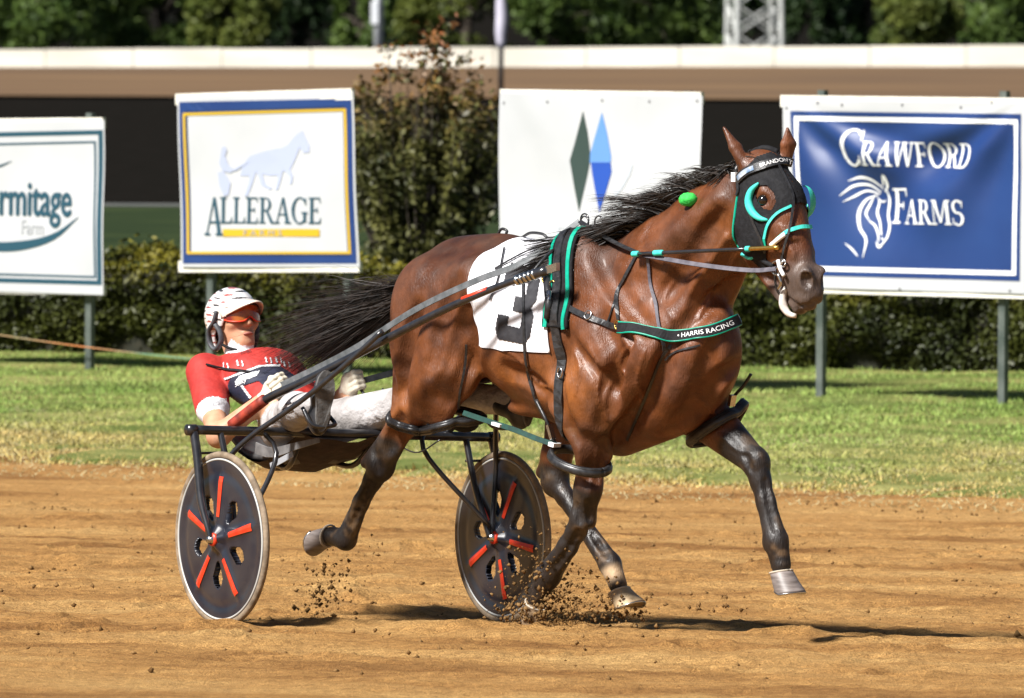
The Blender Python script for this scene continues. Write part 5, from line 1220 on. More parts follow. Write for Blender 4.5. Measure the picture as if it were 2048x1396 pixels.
t = g.random(n) ** .9; cl = np.round(t * 46) / 46 + g.normal(0, .006, n); cl = np.clip(cl, 0, 1); k = cl * 58; i = k.astype(int); f = (k - i)[:, None]; root = crest[i] * (1 - f) + crest[i + 1] * f
root[:, 1] += g.normal(0, .016, n); root[:, 2] -= .022
cg = np.random.default_rng(62); ca = cg.normal(size=(80, 6)); ci = np.round(cl * 46).astype(int)
ln = np.interp(cl, [0, .25, .5, .75, 1], [.20, .25, .24, .16, .09]) * g.uniform(.6, 1.2, n) * (1 + .18 * ca[ci, 0])
side = np.interp(cl, [0, .3, .6, 1], [-.22, -.16, -.06, -.03]) + .02 * ca[ci, 1]
dz = np.interp(cl, [0, .25, .5, .8, 1], [-.10, -.07, .03, .015, -.03]) + .022 * ca[ci, 2] + g.normal(0, .012, n)
Z3 = np.zeros(n)
p1 = root + np.stack([-.25 * ln, side * .2, .035 + .012 * ca[ci, 3]], -1); p2 = root + np.stack([-.65 * ln, side * .8, dz + .03], -1); p3 = root + np.stack([-ln, side * 1.1 + g.normal(0, .012, n), dz], -1)
V, Fq = strands(bez(root, p1, p2, p3, 9), .0055, 'mane', g); mane = obj('mane', W_(V), Fq, M['hair'], horse, True)
n = 420; i = g.integers(50, 60, n); root = crest[i] + np.stack([g.normal(.02, .02, n), g.normal(0, .03, n), g.normal(0, .008, n)], -1); p3 = root + np.stack([g.normal(.07, .03, n), g.normal(0, .03, n), g.normal(-.02, .02, n)], -1)
V, Fq = strands(bez(root, root + (0, 0, .025), p3 + (0, 0, .02), p3, 7), .006, 'forelock', g); obj('forelock', W_(V), Fq, M['hair'], horse, True)
n = 2500; g = np.random.default_rng(63)
base = np.array(J(846, 566, 0)); root = base + np.stack([g.normal(.02, .015, n), g.normal(0, .022, n), g.normal(-.03, .03, n)], -1)
u = g.normal(0, 1, n); v = g.normal(0, 1, n); q = np.round(u * 3) / 3 * .8 + u * .2
q = np.clip(q, -1.0, 2); C1, C2, C3 = np.array(J(800, 602, 0)), np.array(J(690, 648, 0)), np.array(J(575, 722, 0))
ext = g.uniform(.45, 1.08, n)[:, None]
e1 = C1 + np.stack([v * .015, u * .03, q * .035], -1); e2 = C1 + (C2 - C1) * ext + np.stack([v * .05, v * .055, q * .075], -1); e3 = C2 + (C3 - C2) * (ext * 1.5 - .5) + np.stack([v * .06, v * .08 + u * .03, q * .12 + g.normal(0, .03, n)], -1)
pt_ = bez(root, e1, e2, e3, 16); tt_ = np.linspace(0, 1, 16)[None, :]; ph = g.uniform(0, 6.28, (n, 1)); am = g.uniform(0, .035, (n, 1)) * tt_
pt_[:, :, 2] += am * np.sin(tt_ * 9 + ph); pt_[:, :, 1] += am * np.cos(tt_ * 7 + ph)
V, Fq = strands(pt_, .0038, 'tail', g); obj('tail', W_(V), Fq, M['hair'], horse, True)
n = 60; root = base + np.stack([g.normal(.02, .015, n), g.normal(0, .02, n), g.normal(.0, .02, n)], -1); e3 = np.array(J(735, 620, 0)) + g.normal(0, .05, (n, 3)); e2 = np.array(J(740, 555, 0)) + g.normal(0, .03, (n, 3))
V, Fq = strands(bez(root, np.array(J(800, 560, 0)) + g.normal(0, .02, (n, 3)), e2, e3, 12), .003, 'tail', g); obj('tail_wisps', W_(V), Fq, M['hair'], horse, True)
# ================================================================== sulky
sulky = thing('sulky', 'black two wheeled racing sulky hitched behind the horse', 'sulky', SA)
Ws = SUL.W
M['disc'] = mat('dark glossy carbon disc', (.008, .010, .020), (.024, .024, .030), 9, .30, coat=.4)
M['tyre'] = mat('dusty tan tyre', (.13, .095, .06), (.27, .205, .14), 20, .8, bump=.002, bscale=90)
M['rim'] = mat('rim edge with painted reflection', (.42, .42, .40), None, 5, .4)  # reflection along the rim painted as a pale colour
M['dk_red'] = M['red_paint']
HWD = .672
def wheel(side, rot):
    l = side * HWD; xy = Ws((0, l, 0)); cz = ground_z(xy[0], xy[1]) + SR - .008; c = np.array([0, l, cz])
    def pt(r, a, x): return Ws(c + np.array([r * math.cos(a), x, r * math.sin(a)]))
    spokes = [R(rot + 72 * k) for k in range(5)]
    nr, na = 50, 400; rr = np.linspace(.028, .328, nr); aa = np.linspace(0, 2 * math.pi, na, endpoint=False)
    def dsp(a): return min(abs((a - s + math.pi) % (2 * math.pi) - math.pi) for s in spokes)
    ds = np.array([dsp(a) for a in aa])
    def half(r, d):
        base = np.interp(r, [.028, .06, .30, .328], [.034, .016, .010, .010]); ridge = .011 * math.exp(-((d * r) / .020) ** 2) * np.interp(r, [.05, .09, .24, .30], [1, 1, .8, 0]); dish = -.004 * math.exp(-((r - .27) / .02) ** 2)
        return base + ridge + dish
    def hole(r, d):
        m = R(36) - d; w_ = np.interp(r, [.085, .10, .16, .185, .20], [0, .014, .038, .028, 0]); return abs(m * r) < w_ and .088 < r < .198
    H_ = np.array([[half(r, d) for d in ds] for r in rr])
    cell = np.array([[hole((rr[i] + rr[i + 1]) / 2, (ds[k] + ds[(k + 1) % na]) / 2) for k in range(na)] for i in range(nr - 1)])
    R2, A2 = np.meshgrid(rr, aa, indexing='ij')
    V = np.concatenate([Ws(c + np.stack([R2 * np.cos(A2), sg * H_, R2 * np.sin(A2)], -1).reshape(-1, 3)) for sg in (-1, 1)]); o = nr * na
    Fs = []
    for i in range(nr - 1):
        for k in range(na):
            k2 = (k + 1) % na; q = (i * na + k, i * na + k2, (i + 1) * na + k2, (i + 1) * na + k)
            if not cell[i, k]: Fs.append(q); Fs.append(tuple(x + o for x in q[::-1]))
            else:
                if not cell[i, k2]: Fs.append((q[1], q[2], q[2] + o, q[1] + o))
                if not cell[i, k - 1]: Fs.append((q[0], q[3], q[3] + o, q[0] + o))
                if i and not cell[i - 1, k]: Fs.append((q[0], q[1], q[1] + o, q[0] + o))
                if i < nr - 2 and not cell[i + 1, k]: Fs.append((q[2], q[3], q[3] + o, q[2] + o))
    wh = obj('wheel', V, Fs, M['disc'], sulky, True)
    def torus(Rm, ra, rb, name, m, n=96, k=10):
        VV = [pt(Rm + ra * math.cos(b), a, rb * math.sin(b)) for a in np.linspace(0, 2 * math.pi, n, endpoint=False) for b in np.linspace(0, 2 * math.pi, k, endpoint=False)]
        obj(name, VV, [(i * k + j, i * k + (j + 1) % k, ((i + 1) % n) * k + (j + 1) % k, ((i + 1) % n) * k + j) for i in range(n) for j in range(k)], m, wh, True)
    torus(.339, .0145, .0135, 'tyre', M['tyre']); torus(.322, .006, .0145, 'rim', M['rim'], 96, 8)
    for sp in spokes:
        for sg in (-1, 1):
            mb = MB(); r0, r1 = .092, .255; t = np.linspace(r0, r1, 9)
            for i in range(8):
                pass
            VV = []
            for r in t:
                hw = np.interp(r, [r0, r1], [.0105, .0155])
                for q in (-1, 0, 1): VV.append(pt(r, sp + q * hw / r, sg * (half(r, abs(q) * hw / r) + .003)))
            mb.add(VV, [(i * 3 + j, i * 3 + j + 1, i * 3 + 4 + j, i * 3 + 3 + j) for i in range(8) for j in range(2)]); mb.build('red_stripe', M['red_paint'], wh)
    mb = MB(); mb.tube([Ws(c + (0, -.07, 0)), Ws(c + (0, -.045, 0)), Ws(c + (0, .045, 0)), Ws(c + (0, .07, 0))], [.013, .020, .020, .013], 14); mb.build('hub', M['steel'], wh, True)
    mb = MB(); mb.tube([Ws(c + (0, -.052, 0)), Ws(c + (0, -.036, 0))], [.026, .030], 14); mb.build('red_hub_cap', M['red_paint'], wh, True)
    return c
cn, cf = wheel(-1, 14), wheel(1, 64)
def tube3(pts, r, name, m=None, parent=None, n=30, cn_=10):
    mb = MB(); mb.tube(spline(np.array(pts, float), n), r, cn_); return mb.build(name, m or M['black_metal'], parent or sulky, True)
# arch: top bar and fork legs
eN, eF = np.array(Js(366, 858, -.715)), np.array(Js(1004, 876, .715))
eF[0] = eN[0] = (eN[0] + eF[0]) / 2
tube3([Ws(eN), Ws((eN + eF) / 2), Ws(eF)], .020, 'arch_bar')
for c, e, sg in ((cn, eN, -1), (cf, eF, 1)):
    tube3([Ws(e + (0, 0, .006)), Ws(e * .75 + (c + (0, sg * .06, 0)) * .25), Ws(e * .35 + (c + (0, sg * .062, 0)) * .65 + (-.01, sg * .004, 0)), Ws(c + (0, sg * .060, .02)), Ws(c + (0, sg * .058, -.015))], [*np.linspace(.019, .018, 18), *np.linspace(.018, .009, 12)], 'fork_leg')
    q = e + (0, -sg * .125, 0); qi = c + (0, -sg * .062, 0)
    tube3([Ws(q + (0, 0, .0)), Ws(q * .5 + qi * .5 + (0, -sg * .012, 0)), Ws(qi)], .0135, 'fork_leg')
    tube3([Ws(e + (0, -sg * .01, -.095)), Ws(e + (0, -sg * .07, -.095)), Ws(q + (0, 0, -.095))], .006, 'fork_tie', None, None, 6, 6)
    mb = MB(); mb.tube([Ws(e + (0, sg * .03, 0)), Ws(e + (0, sg * -.01, 0))], .0235, 10); mb.build('end_plug', M['black_metal'], sulky, True)
def world_at(px, py, depth): d = ray(px, py); return CAM + d * (depth / d[1])
# shafts
tipN = W_(J(1072, 548, -.36)); baseN = Ws(Js(463, 853, -.50)); dep = lambda P: P[1] - CAM[1]
def chain(pts, d0, d1, x0, x1): return [world_at(px, py, np.interp(px, [x0, x1], [d0, d1])) for px, py in pts]
shN = chain([(463, 853), (530, 800), (610, 762), (700, 716), (800, 664), (900, 614), (1000, 572), (1072, 548)], dep(baseN), dep(tipN), 463, 1072)
tube3(shN, [*np.linspace(.018, .0165, 30), *np.linspace(.0165, .013, 20)], 'shaft', None, None, 50)
tube3([shN[0] + (0, 0, .004), shN[0] * .45 + shN[1] * .55 + (0, 0, .004), shN[1] + (0, 0, .003)], .0235, 'red_grip', mat('worn dull red wrap', (.13, .016, .010), (.34, .04, .018), 30, .6), None, 10)
mb = MB(); a_, b2 = shN[5], shN[6]
mb.tube([a_ * .75 + b2 * .25 + (0, -.004, .010), a_ * .25 + b2 * .75 + (0, -.004, .008)], .011, 8); mb.build('red_decal', M['red_paint'], sulky, True)
tipF = W_(np.array(J(1072, 548, -.36)) * (1, -1, 1)); baseF = Ws(np.array(Js(463, 853, -.50)) * (1, -1, 1))
baseF[2] = Ws(eF)[2]
tube3([baseF, baseF * .8 + tipF * .2 + (0, 0, .03), baseF * .5 + tipF * .5 + (0, 0, .02), tipF], .018, 'shaft', None, None, 40)
# hitch collars at the tips
for tp, pv in ((tipN, shN[6]),):
    u_ = (tp - pv) / np.linalg.norm(tp - pv); tube3([tp - u_ * .10, tp - u_ * .02, tp + u_ * .06], [.019] * 3 + [.021] * 3, 'hitch_collar', M['black_metal'], None, 6)
    for k in range(5): tube3([tp - u_ * (.10 - .022 * k), tp - u_ * (.094 - .022 * k), tp - u_ * (.088 - .022 * k)], .0225, 'hitch_ring', M['steel'], None, 4)
    mb = MB(); mb.box(tp + u_ * .085, (u_, np.cross(u_, (0, 0, 1)), (0, 0, 1)), (.03, .012, .016)); mb.build('hitch_pin', M['steel'], sulky)
# braces from the inner side of the hubs up to the shafts
brN = chain([(441, 962), (455, 920), (500, 874), (603, 801), (690, 730), (765, 662)], dep(Ws(cn + (0, .07, 0))), dep(shN[4]) - .0, 441, 765)
brN = [Ws(cn + (0, .055, 0))] + brN
tube3(brN, .0115, 'brace', None, None, 44)
l2 = lambda P: SUL.L(np.array(P)); brF = [Ws(l2(p) * (1, -1, 1)) for p in brN]; brF[0] = Ws(cf + (0, -.055, 0)); brF[-1] = baseF * .55 + tipF * .45
tube3(brF, .0115, 'brace', None, None, 44)
# struts holding the seat
hip = np.array(Js(606, 852, 0))
for sg in (-1, 1):
    tube3([Ws((eN[0], sg * .19, eN[2])), Ws((hip[0] * .5 + eN[0] * .5, sg * .16, hip[2] - .15)), Ws((hip[0] + .02, sg * .14, hip[2] - .155))], .012, 'seat_strut', None, None, 14)
    tube3([Ws((eN[0], sg * .40, eN[2])), Ws((eN[0] + .06, sg * .36, eN[2] - .12)), Ws((cn[0] + .02, sg * (HWD - .075), cn[2] + .02))], .0105, 'stay', None, None, 14)
# bucket seat
su, lv = np.linspace(-.26, .17, 16), np.linspace(-.2, .2, 18); U, L_ = np.meshgrid(su, lv, indexing='ij')
def seatz(u, l, d=0): return hip[2] - .135 - d + .9 * np.clip(-u - .10, 0, 1) ** 1.3 + .5 * np.clip(u - .1, 0, 1) + 1.4 * np.abs(l) ** 2.6 * 1.2
V = np.concatenate([Ws(np.stack([hip[0] + U, L_, seatz(U, L_)], -1).reshape(-1, 3)), Ws(np.stack([hip[0] + U, L_, seatz(U, L_, .022)], -1).reshape(-1, 3))]); n_, m_ = U.shape; o_ = n_ * m_
I = (np.arange(n_ - 1)[:, None] * m_ + np.arange(m_ - 1)[None]).ravel(); Gi = np.arange(o_).reshape(n_, m_); Fs = [tuple(q) for q in np.stack([I, I + m_, I + m_ + 1, I + 1], -1)] + [tuple(q) for q in np.stack([I + 1, I + m_ + 1, I + m_, I], -1) + o_]
for e in (Gi[0], Gi[-1][::-1], Gi[:, 0][::-1], Gi[:, -1]): Fs += [(e[i], e[i + 1], e[i + 1] + o_, e[i] + o_) for i in range(len(e) - 1)]
M['seat'] = mat('dark grey seat vinyl', (.03, .03, .032), (.06, .058, .058), 20, .55)
obj('seat', V, Fs, M['seat'], sulky, True)
# mud apron under the seat, grey with a pale label
M['apron'] = mat('dark maroon apron', (.020, .010, .009), (.045, .024, .020), 14, .8, bump=.004, bscale=30)
ap = [(-.20, -.19, -.13), (-.02, -.2, -.19), (.2, -.19, -.12), (.34, -.15, -.05)]
ap2 = [np.array([hip[0] + a, 0, hip[2] + z]) for a, _, z in ap]; Pm = spline(np.array(ap2), 14); VV = []; 
for p in Pm:
    for l in np.linspace(-.22, .22, 9): VV.append(Ws(p + (0, l, .9 * abs(l) ** 2 + .006 * math.sin(l * 30 + p[0] * 20))))
obj('apron', VV, [(i * 9 + k, i * 9 + k + 1, i * 9 + 10 + k, i * 9 + 9 + k) for i in range(13) for k in range(8)], M['apron'], sulky, True)
M['greyv'] = mat('grey vinyl', (.08, .078, .08), (.16, .155, .155), 20, .5)
q = [Ws(Js(px, py, -.235)) for px, py in ((512, 896), (545, 905), (600, 890), (640, 880))]
mb = MB(); mb.ribbon(spline(np.array(q), 12), np.tile(-sl_, (12, 1)), np.linspace(.05, .02, 12), .004); mb.build('seat_trim', M['greyv'], sulky)
q = [Ws(Js(px, py, -.24)) for px, py in ((542, 932), (565, 920), (586, 908))]
mb = MB(); mb.ribbon(spline(np.array(q), 8), np.tile(-sl_, (8, 1)), .026, .004); mb.build('label_plate', M['greyp'], sulky)
# foot rests
for sg, px, py in ((-1, 640, 835), (1, 1002, 838)):
    f_ = np.array(Js(px, py, sg * .38)); tube3([Ws(f_ + (-.02, sg * -.06, .0)), Ws(f_ + (.03, sg * -.05, -.03)), Ws(f_ + (.03, sg * .05, -.03)), Ws(f_ + (-.02, sg * .07, .04))], .009, 'foot_rest', None, None, 16)
tube3([W_(J(770, 870, .1)), W_(J(830, 905, .1)), W_(J(880, 880, .1))], .003, 'cable', None, None, 14)
# round black pad on the far shaft
c = np.array(Js(930, 848, .33)); VV = [Ws(c + np.array([.05 * math.sin(t) * math.cos(p), .06 * math.sin(t) * math.sin(p), .035 * math.cos(t)])) for t in np.linspace(.05, math.pi - .05, 9) for p in np.linspace(0, 2 * math.pi, 16, endpoint=False)]
obj('knee_pad', VV, [(i * 16 + k, i * 16 + (k + 1) % 16, (i + 1) * 16 + (k + 1) % 16, (i + 1) * 16 + k) for i in range(8) for k in range(16)], M['cloth_black'], sulky, True)
# ================================================================== driver
dl = lambda a, b, t: np.array(a) * (1 - t) + np.array(b) * t
neck = np.array(Js(488, 716, 0)); headc = np.array(Js(470, 648, 0))
shN_, shF_ = neck + (-.005, -.185, -.055), neck + (-.005, .185, -.055)
elN = np.array(Js(437, 872, -.33)); haN = np.array(Js(548, 784, -.17)); haF = np.array(Js(699, 772, .17)); elF = haF * .4 + shF_ * .6 + (-.02, .12, -.16)
ftN = np.array(Js(640, 824, -.38)); ftF = np.array(Js(1042, 812, .36))
hpN, hpF = hip + (0, -.10, 0), hip + (0, .10, 0)
knN = hpN * .45 + ftN * .55 + (0, -.03, .035); knF = hpF * .47 + ftF * .53 + (0, .03, .075)
DR = Body(SA, sh_, sl_, hip + (-.80, -.50, -.24), hip + (1.25, .58, .68), .0065)
F = DR.f
# torso
chest = neck * .72 + hip * .28 + (.03, 0, 0); belly = neck * .30 + hip * .70 + (.035, 0, .0)
F.seg(hip, belly, (.165, .115), (.150, .105), .06); F.seg(belly, chest, (.150, .105), (.175, .112), .06); F.seg(chest, neck + (.01, 0, -.03), (.175, .112), (.09, .06), .06)
F.seg(shN_, shF_, .062, .062, .06)
F.seg(neck + (-.01, 0, -.03), headc + (-.02, 0, -.06), .056, .052, .03)
# arms
for s0, e0, h0_ in ((shN_, elN, haN), (shF_, elF, haF)):
    F.seg(s0, e0, .062, .046, .03); F.seg(e0, h0_, .047, .030, .02)
F.seg(shN_, dl(shN_, elN, .55), .074, .072, .03); F.seg(shF_, dl(shF_, elF, .55), .074, .072, .03)        # sleeves
# legs
for h0_, k0_, f0_ in ((hpN, knN, ftN), (hpF, knF, ftF)):
    F.seg(h0_, k0_, .095, .070, .05); F.seg(k0_, f0_ + (-.06, 0, .02), .070, .058, .03)
# head: skull, jaw, nose, brows, lips
up = (headc - neck) / np.linalg.norm(headc - neck); tilt = 14
fw = np.array([math.cos(R(tilt)), 0, math.sin(R(tilt))]); uph = np.array([-math.sin(R(tilt)), 0, math.cos(R(tilt))]); lt = np.array([0, 1.0, 0])
def Hd(f, l, u): return headc + fw * f + lt * l + uph * u
F.ell(Hd(-.015, 0, .025), (.098, .078, .100), .02, (tilt,)); F.ell(Hd(.025, 0, -.045), (.068, .060, .078), .03, (tilt,)); F.ell(Hd(.062, 0, -.092), (.030, .036, .026), .025, (tilt,))
F.seg(Hd(.086, 0, .028), Hd(.112, 0, -.018), .010, .014, .012); F.ell(Hd(.100, 0, -.022), (.016, .021, .011), .010, (tilt,))
F.ell(Hd(.074, 0, .040), (.024, .056, .012), .015, (tilt,))
F.ell(Hd(.088, 0, -.055), (.013, .026, .007), .008, (tilt,)); F.ell(Hd(.085, 0, -.068), (.013, .023, .008), .008, (tilt,)); F.seg(Hd(.101, -.022, -.0615), Hd(.101, .022, -.0615), .004, .004, .006, sub=True)
for sg in (-1, 1):
    F.ell(Hd(.084, sg * .031, .018), (.016, .017, .011), .012, (tilt,), sub=True); F.ell(Hd(.060, sg * .050, -.012), (.026, .022, .022), .02, (tilt,)); F.ell(Hd(-.010, sg * .074, -.005), (.020, .012, .030), .012, (tilt,))
V, Fq = F.mesh(2)
# cloth folds
def near_seg_d(V, a, b): a = np.asarray(a); b = np.asarray(b); t = np.clip((V - a) @ (b - a) / ((b - a) @ (b - a)), 0, 1); return np.linalg.norm(V - a - t[:, None] * (b - a), axis=1), t
names = ['skin', 'red', 'white', 'pants', 'navy']
M['skin'] = mat('tanned skin', (.42, .21, .12), (.52, .29, .18), 18, .5, bump=.0006, bscale=200)
M['jersey'] = mat('red jersey', (.32, .016, .012), (.42, .026, .018), 14, .7, bump=.010, bscale=16)
M['wcloth'] = mat('white jersey cloth', (.52, .52, .54), (.62, .62, .64), 12, .7, bump=.008, bscale=20)
M['pants'] = mat('dusty white racing trousers', (.24, .22, .21), (.50, .48, .48), 7, .75, bump=.035, bscale=11)
M['navyc'] = mat('navy jersey cloth', (.008, .010, .028), (.016, .018, .042), 20, .7, bump=.008, bscale=18)
fc = V[Fq].mean(1); mi = np.zeros(len(fc), int)
tors = (fc[:, 2] > hip[2] - .25)
dT, tT = near_seg_d(fc, hip, neck); torso = (dT < .22) & (np.linalg.norm(fc - headc, axis=1) > .135)
torso &= np.linalg.norm(fc - Hd(.045, 0, -.075), axis=1) > .078; mi[torso] = 1
for s0, e0, h0_ in ((shN_, elN, haN), (shF_, elF, haF)):
    d1, t1 = near_seg_d(fc, s0, e0); d2, t2 = near_seg_d(fc, e0, h0_); arm = (np.minimum(d1, d2) < .088) & ((fc[:, 1] * np.sign(s0[1])) > .15)
    mi[arm & (d1 <= d2) & (t1 < .60)] = 1; mi[arm & (d1 <= d2 + .01) & (t1 >= .60) & (d1 < .10) & (t1 < .735)] = 2; mi[arm & ((t1 >= .735) | (d2 < d1 - .01))] = 0
    mi[(d2 < .055) & (t2 > .05)] = 0
for h0_, k0_, f0_ in ((hpN, knN, ftN), (hpF, knF, ftF)):
    d1, _ = near_seg_d(fc, h0_, k0_); d2, _ = near_seg_d(fc, k0_, f0_); mi[np.minimum(d1 - .02, d2) < .088] = 3
mi[(np.abs(fc - hip).max(1) < .19) & (fc[:, 2] < hip[2] + .10) & (mi == 1)] = 3
for e0, h0_ in ((elN, haN), (elF, haF)):
    d2, t2 = near_seg_d(fc, e0, h0_); mi[(d2 < .052)] = 0
dn, tn2 = near_seg_d(fc, neck + (-.01, 0, -.02), headc + (-.02, 0, -.07)); col_ = (dn < .085) & (tn2 < .62) & (tn2 > 0) & (np.linalg.norm(fc - headc, axis=1) > .095) & (fc[:, 2] > neck[2] - .03); mi[col_] = 2
person = thing('person', 'driver in red and navy jersey, striped helmet and goggles leaning back on the sulky', 'person', DR.W(hip))
pb = obj('body', DR.W(V), Fq, [M['skin'], M['jersey'], M['wcloth'], M['pants']], person, True)
pb.data.polygons.foreach_set('material_index', mi.astype(np.int32))
# jersey panels and print laid on the cloth
def dp(poly, m, name, off=.003, step=1.5, holes=()): return patch(DR, poly, step, off, m, name, person, holes, (lambda P: near_seg_d(P, hip, neck)[0] < .19) if name == 'navy_panel' else None, False, .04)
dp([(450, 757), (478, 744), (521, 733), (560, 733), (590, 752), (560, 770), (534, 778), (518, 762), (484, 772), (505, 796), (512, 806), (478, 826), (462, 818), (458, 795)], M['navyc'], 'navy_panel')
dp([(449, 757), (520, 731), (560, 730), (560, 734), (521, 735), (451, 760)], M['wcloth'], 'white_piping', .005)
dp([(482, 772), (486, 770), (512, 804), (508, 807)], M['wcloth'], 'white_piping', .005)
dp([(534, 768), (538, 766), (548, 778), (544, 780)], M['wcloth'], 'white_piping', .005)
for (x, y) in ((452, 733), (480, 728), (536, 722), (556, 722), (572, 730)): dp([(x - 7, y - 6), (x - 4, y - 7), (x - 1, y + 4), (x - 4, y + 6)], M['wcloth'], 'white_mark', .005); dp([(x + 3, y - 6), (x + 5, y - 6), (x + 8, y + 5), (x + 5, y + 6)], M['wcloth'], 'white_mark', .005)
dp([(471, 764), (480, 752), (494, 748), (520, 742), (514, 752), (500, 758), (486, 760), (476, 770)], M['white_print'], 'emblem', .005)
def dtext(body, px0, px1, b0, b1, cap, m, name):
    Vt, Ft = text_mesh(body); u = (Vt[:, 0] - Vt[:, 0].min()) / (Vt[:, 0].max() - Vt[:, 0].min()); px = px0 + (px1 - px0) * u; py = b0 + (b1 - b0) * u - Vt[:, 1] / .7 * cap
    P, N, ok = DR.hit(px, py, .006); Ft = [f for f in Ft if ok[list(f)].all()]; return obj(name, DR.W(P), Ft, m, person)
dtext('Sulky', 472, 494, 774, 764, 8, M['white_print'], 'small_lettering'); dtext('Jumbo', 482, 502, 709, 706, 6, M['num'], 'collar_lettering'); dtext('Cama', 424, 452, 812, 802, 8, M['greyp'], 'cuff_lettering')
for i, (x, y) in enumerate(((540, 848), (548, 838), (556, 828), (566, 818), (576, 822), (572, 808), (586, 806), (600, 800))):
    dp([(x, y), (x + 11, y - 5), (x + 12, y - 2), (x + 1, y + 3)], M['num'], 'trouser_mark', .004, 1.2)
# safety strap across the shoulders
strap(DR, [(412, 731), (440, 738), (474, 741), (500, 745)], .010, 'shoulder_strap', M['cloth_black'], person, 20, .006)
# helmet shell with peak
HF = Field(headc + (-.17, -.13, -.16), headc + (.23, .13, .19), .0045); F2 = HF
F2.ell(Hd(-.022, 0, .040), (.130, .104, .118), .01, (tilt,)); 
F2.seg(Hd(-.05, 0, -.02), Hd(-.06, 0, -.09), (.092, .05), (.075, .028), .03)
F2.ell(Hd(-.018, 0, .018), (.108, .088, .108), .006, (tilt,), sub=True); F2.seg(Hd(-.01, 0, -.02), Hd(-.01, 0, -.2), (.083, .07), (.083, .09), .01, sub=True)
F2.ell(Hd(.13, 0, -.055), (.115, .2, .098), .015, (tilt,), sub=True); F2.ell(Hd(.09, 0, -.13), (.11, .2, .12), .02, (tilt,), sub=True)
# peak: thin curved plate
Vh, Fh = HF.mesh(2)
lc = Vh - headc; uu_ = lc @ uph; ff_ = lc @ fw; ll_ = lc[:, 1]
sv = np.sin((uu_ + ff_ * .22 + .004 * np.sin(ff_ * 30)) * 210) + .35 * np.sin(ff_ * 60 + ll_ * 30)
hc = np.tile(np.array([.66, .63, .62]), (len(Vh), 1)); red_ = (sv > .95)[:, None]; hc = np.where(red_, np.array([.30, .07, .06]), hc); hc = np.where((sv < -1.0)[:, None], np.array([.05, .045, .045]), hc)
M['helm'] = mat('painted helmet shell', (.95, .95, .95), (1.05, 1.05, 1.05), 20, .25, attr=True, coat=.6)
ho = obj('helmet', DR.W(Vh), Fh, M['helm'], person, True); setcol(ho, hc)
VV = []; nA, nB = 22, 9
for i, a in enumerate(np.linspace(-1.25, 1.25, nA)):
    for j, b_ in enumerate(np.linspace(0, 1, nB)):
        rf = .104 + .100 * b_ * math.cos(a * .9) ** .7; f_, l_ = math.cos(a) * rf * 1.02, math.sin(a) * .104 * (1 - .10 * b_); VV.append(DR.W(Hd(f_ - .012 + .0, l_, 0.070 + .012 * math.cos(a) - .026 * b_ ** 1.5 - .030 * (math.sin(a)) ** 2)))
VV += [v - DR.B.T @ (uph * .007) for v in VV]; o_ = nA * nB; Gi = np.arange(o_).reshape(nA, nB); I = (np.arange(nA - 1)[:, None] * nB + np.arange(nB - 1)[None]).ravel(); Fs = [tuple(q) for q in np.stack([I, I + nB, I + nB + 1, I + 1], -1)] + [tuple(q) for q in np.stack([I + 1, I + nB + 1, I + nB, I], -1) + o_]
for e in (Gi[0], Gi[-1], Gi[:, 0], Gi[:, -1]): Fs += [(e[i], e[i + 1], e[i + 1] + o_, e[i] + o_) for i in range(len(e) - 1)]
M['peak'] = mat('pale peach peak', (.60, .48, .40), (.70, .60, .52), 30, .35, coat=.4)
obj('helmet_peak', np.array(VV), Fs, M['peak'], ho, True)
M['pad'] = mat('charcoal helmet padding', (.03, .033, .04), (.06, .065, .075), 40, .6)
for sg in (-1, 1):   # ear guards and chin strap
    pts = [Hd(.028, sg * .098, .050), Hd(.005, sg * .104, .010), Hd(-.045, sg * .100, -.015), Hd(-.062, sg * .094, -.065), Hd(-.035, sg * .088, -.098), Hd(.008, sg * .084, -.078), Hd(.020, sg * .088, -.040), Hd(.006, sg * .098, .0)]
    P = spline(np.array(pts), 40); mb = MB(); mb.tube(DR.W(P), [.013] * 40, 8, flat=.7); mb.build('ear_guard', M['pad'], ho, True)
    P = spline(np.array([Hd(.0, sg * .086, -.078), Hd(.035, sg * .064, -.108), Hd(.062, sg * .028, -.124), Hd(.070, 0, -.127)]), 16); mb = MB(); mb.tube(DR.W(P), .006, 6); mb.build('chin_strap', M['cloth_black'], ho, True)
P = spline(np.array([Hd(.094, -.024, -.062), Hd(.104, 0, -.060), Hd(.094, .024, -.062)]), 10); mb = MB(); mb.tube(DR.W(P), [.002, .004, .005, .0055, .0055, .0055, .0055, .005, .004, .002], 6); mb.build('lips', mat('lips', (.34, .12, .09), None, 5, .5), person, True)
# goggles
M['lens'] = mat('red mirrored lens', (.22, .012, .004), (.55, .16, .02), 14, .12, metal=.4, coat=1)
VV = []; n1, n2_ = 30, 8
for a in np.linspace(-1.35, 1.35, n1):
    for t in np.linspace(0, 1, n2_):
        dip = .018 * math.exp(-(a / .22) ** 2); f_, l_ = .022 + .102 * math.cos(a) ** .8 - .004 * (t - .5) ** 2, .083 * math.sin(a); VV.append(DR.W(Hd(f_, l_, .058 - (.070 - dip) * t * (1 - .35 * (abs(a) / 1.35) ** 3) - .004 * abs(a))))
gg = obj('goggles', VV, [(i * n2_ + k, (i + 1) * n2_ + k, (i + 1) * n2_ + k + 1, i * n2_ + k + 1) for i in range(n1 - 1) for k in range(n2_ - 1)], M['lens'], person, True)
for e in (0, n2_ - 1): mb = MB(); mb.tube(np.array(VV).reshape(n1, n2_, 3)[:, e], .0035, 6); mb.build('frame', M['num'] if e == 0 else M['red_paint'], gg, True)
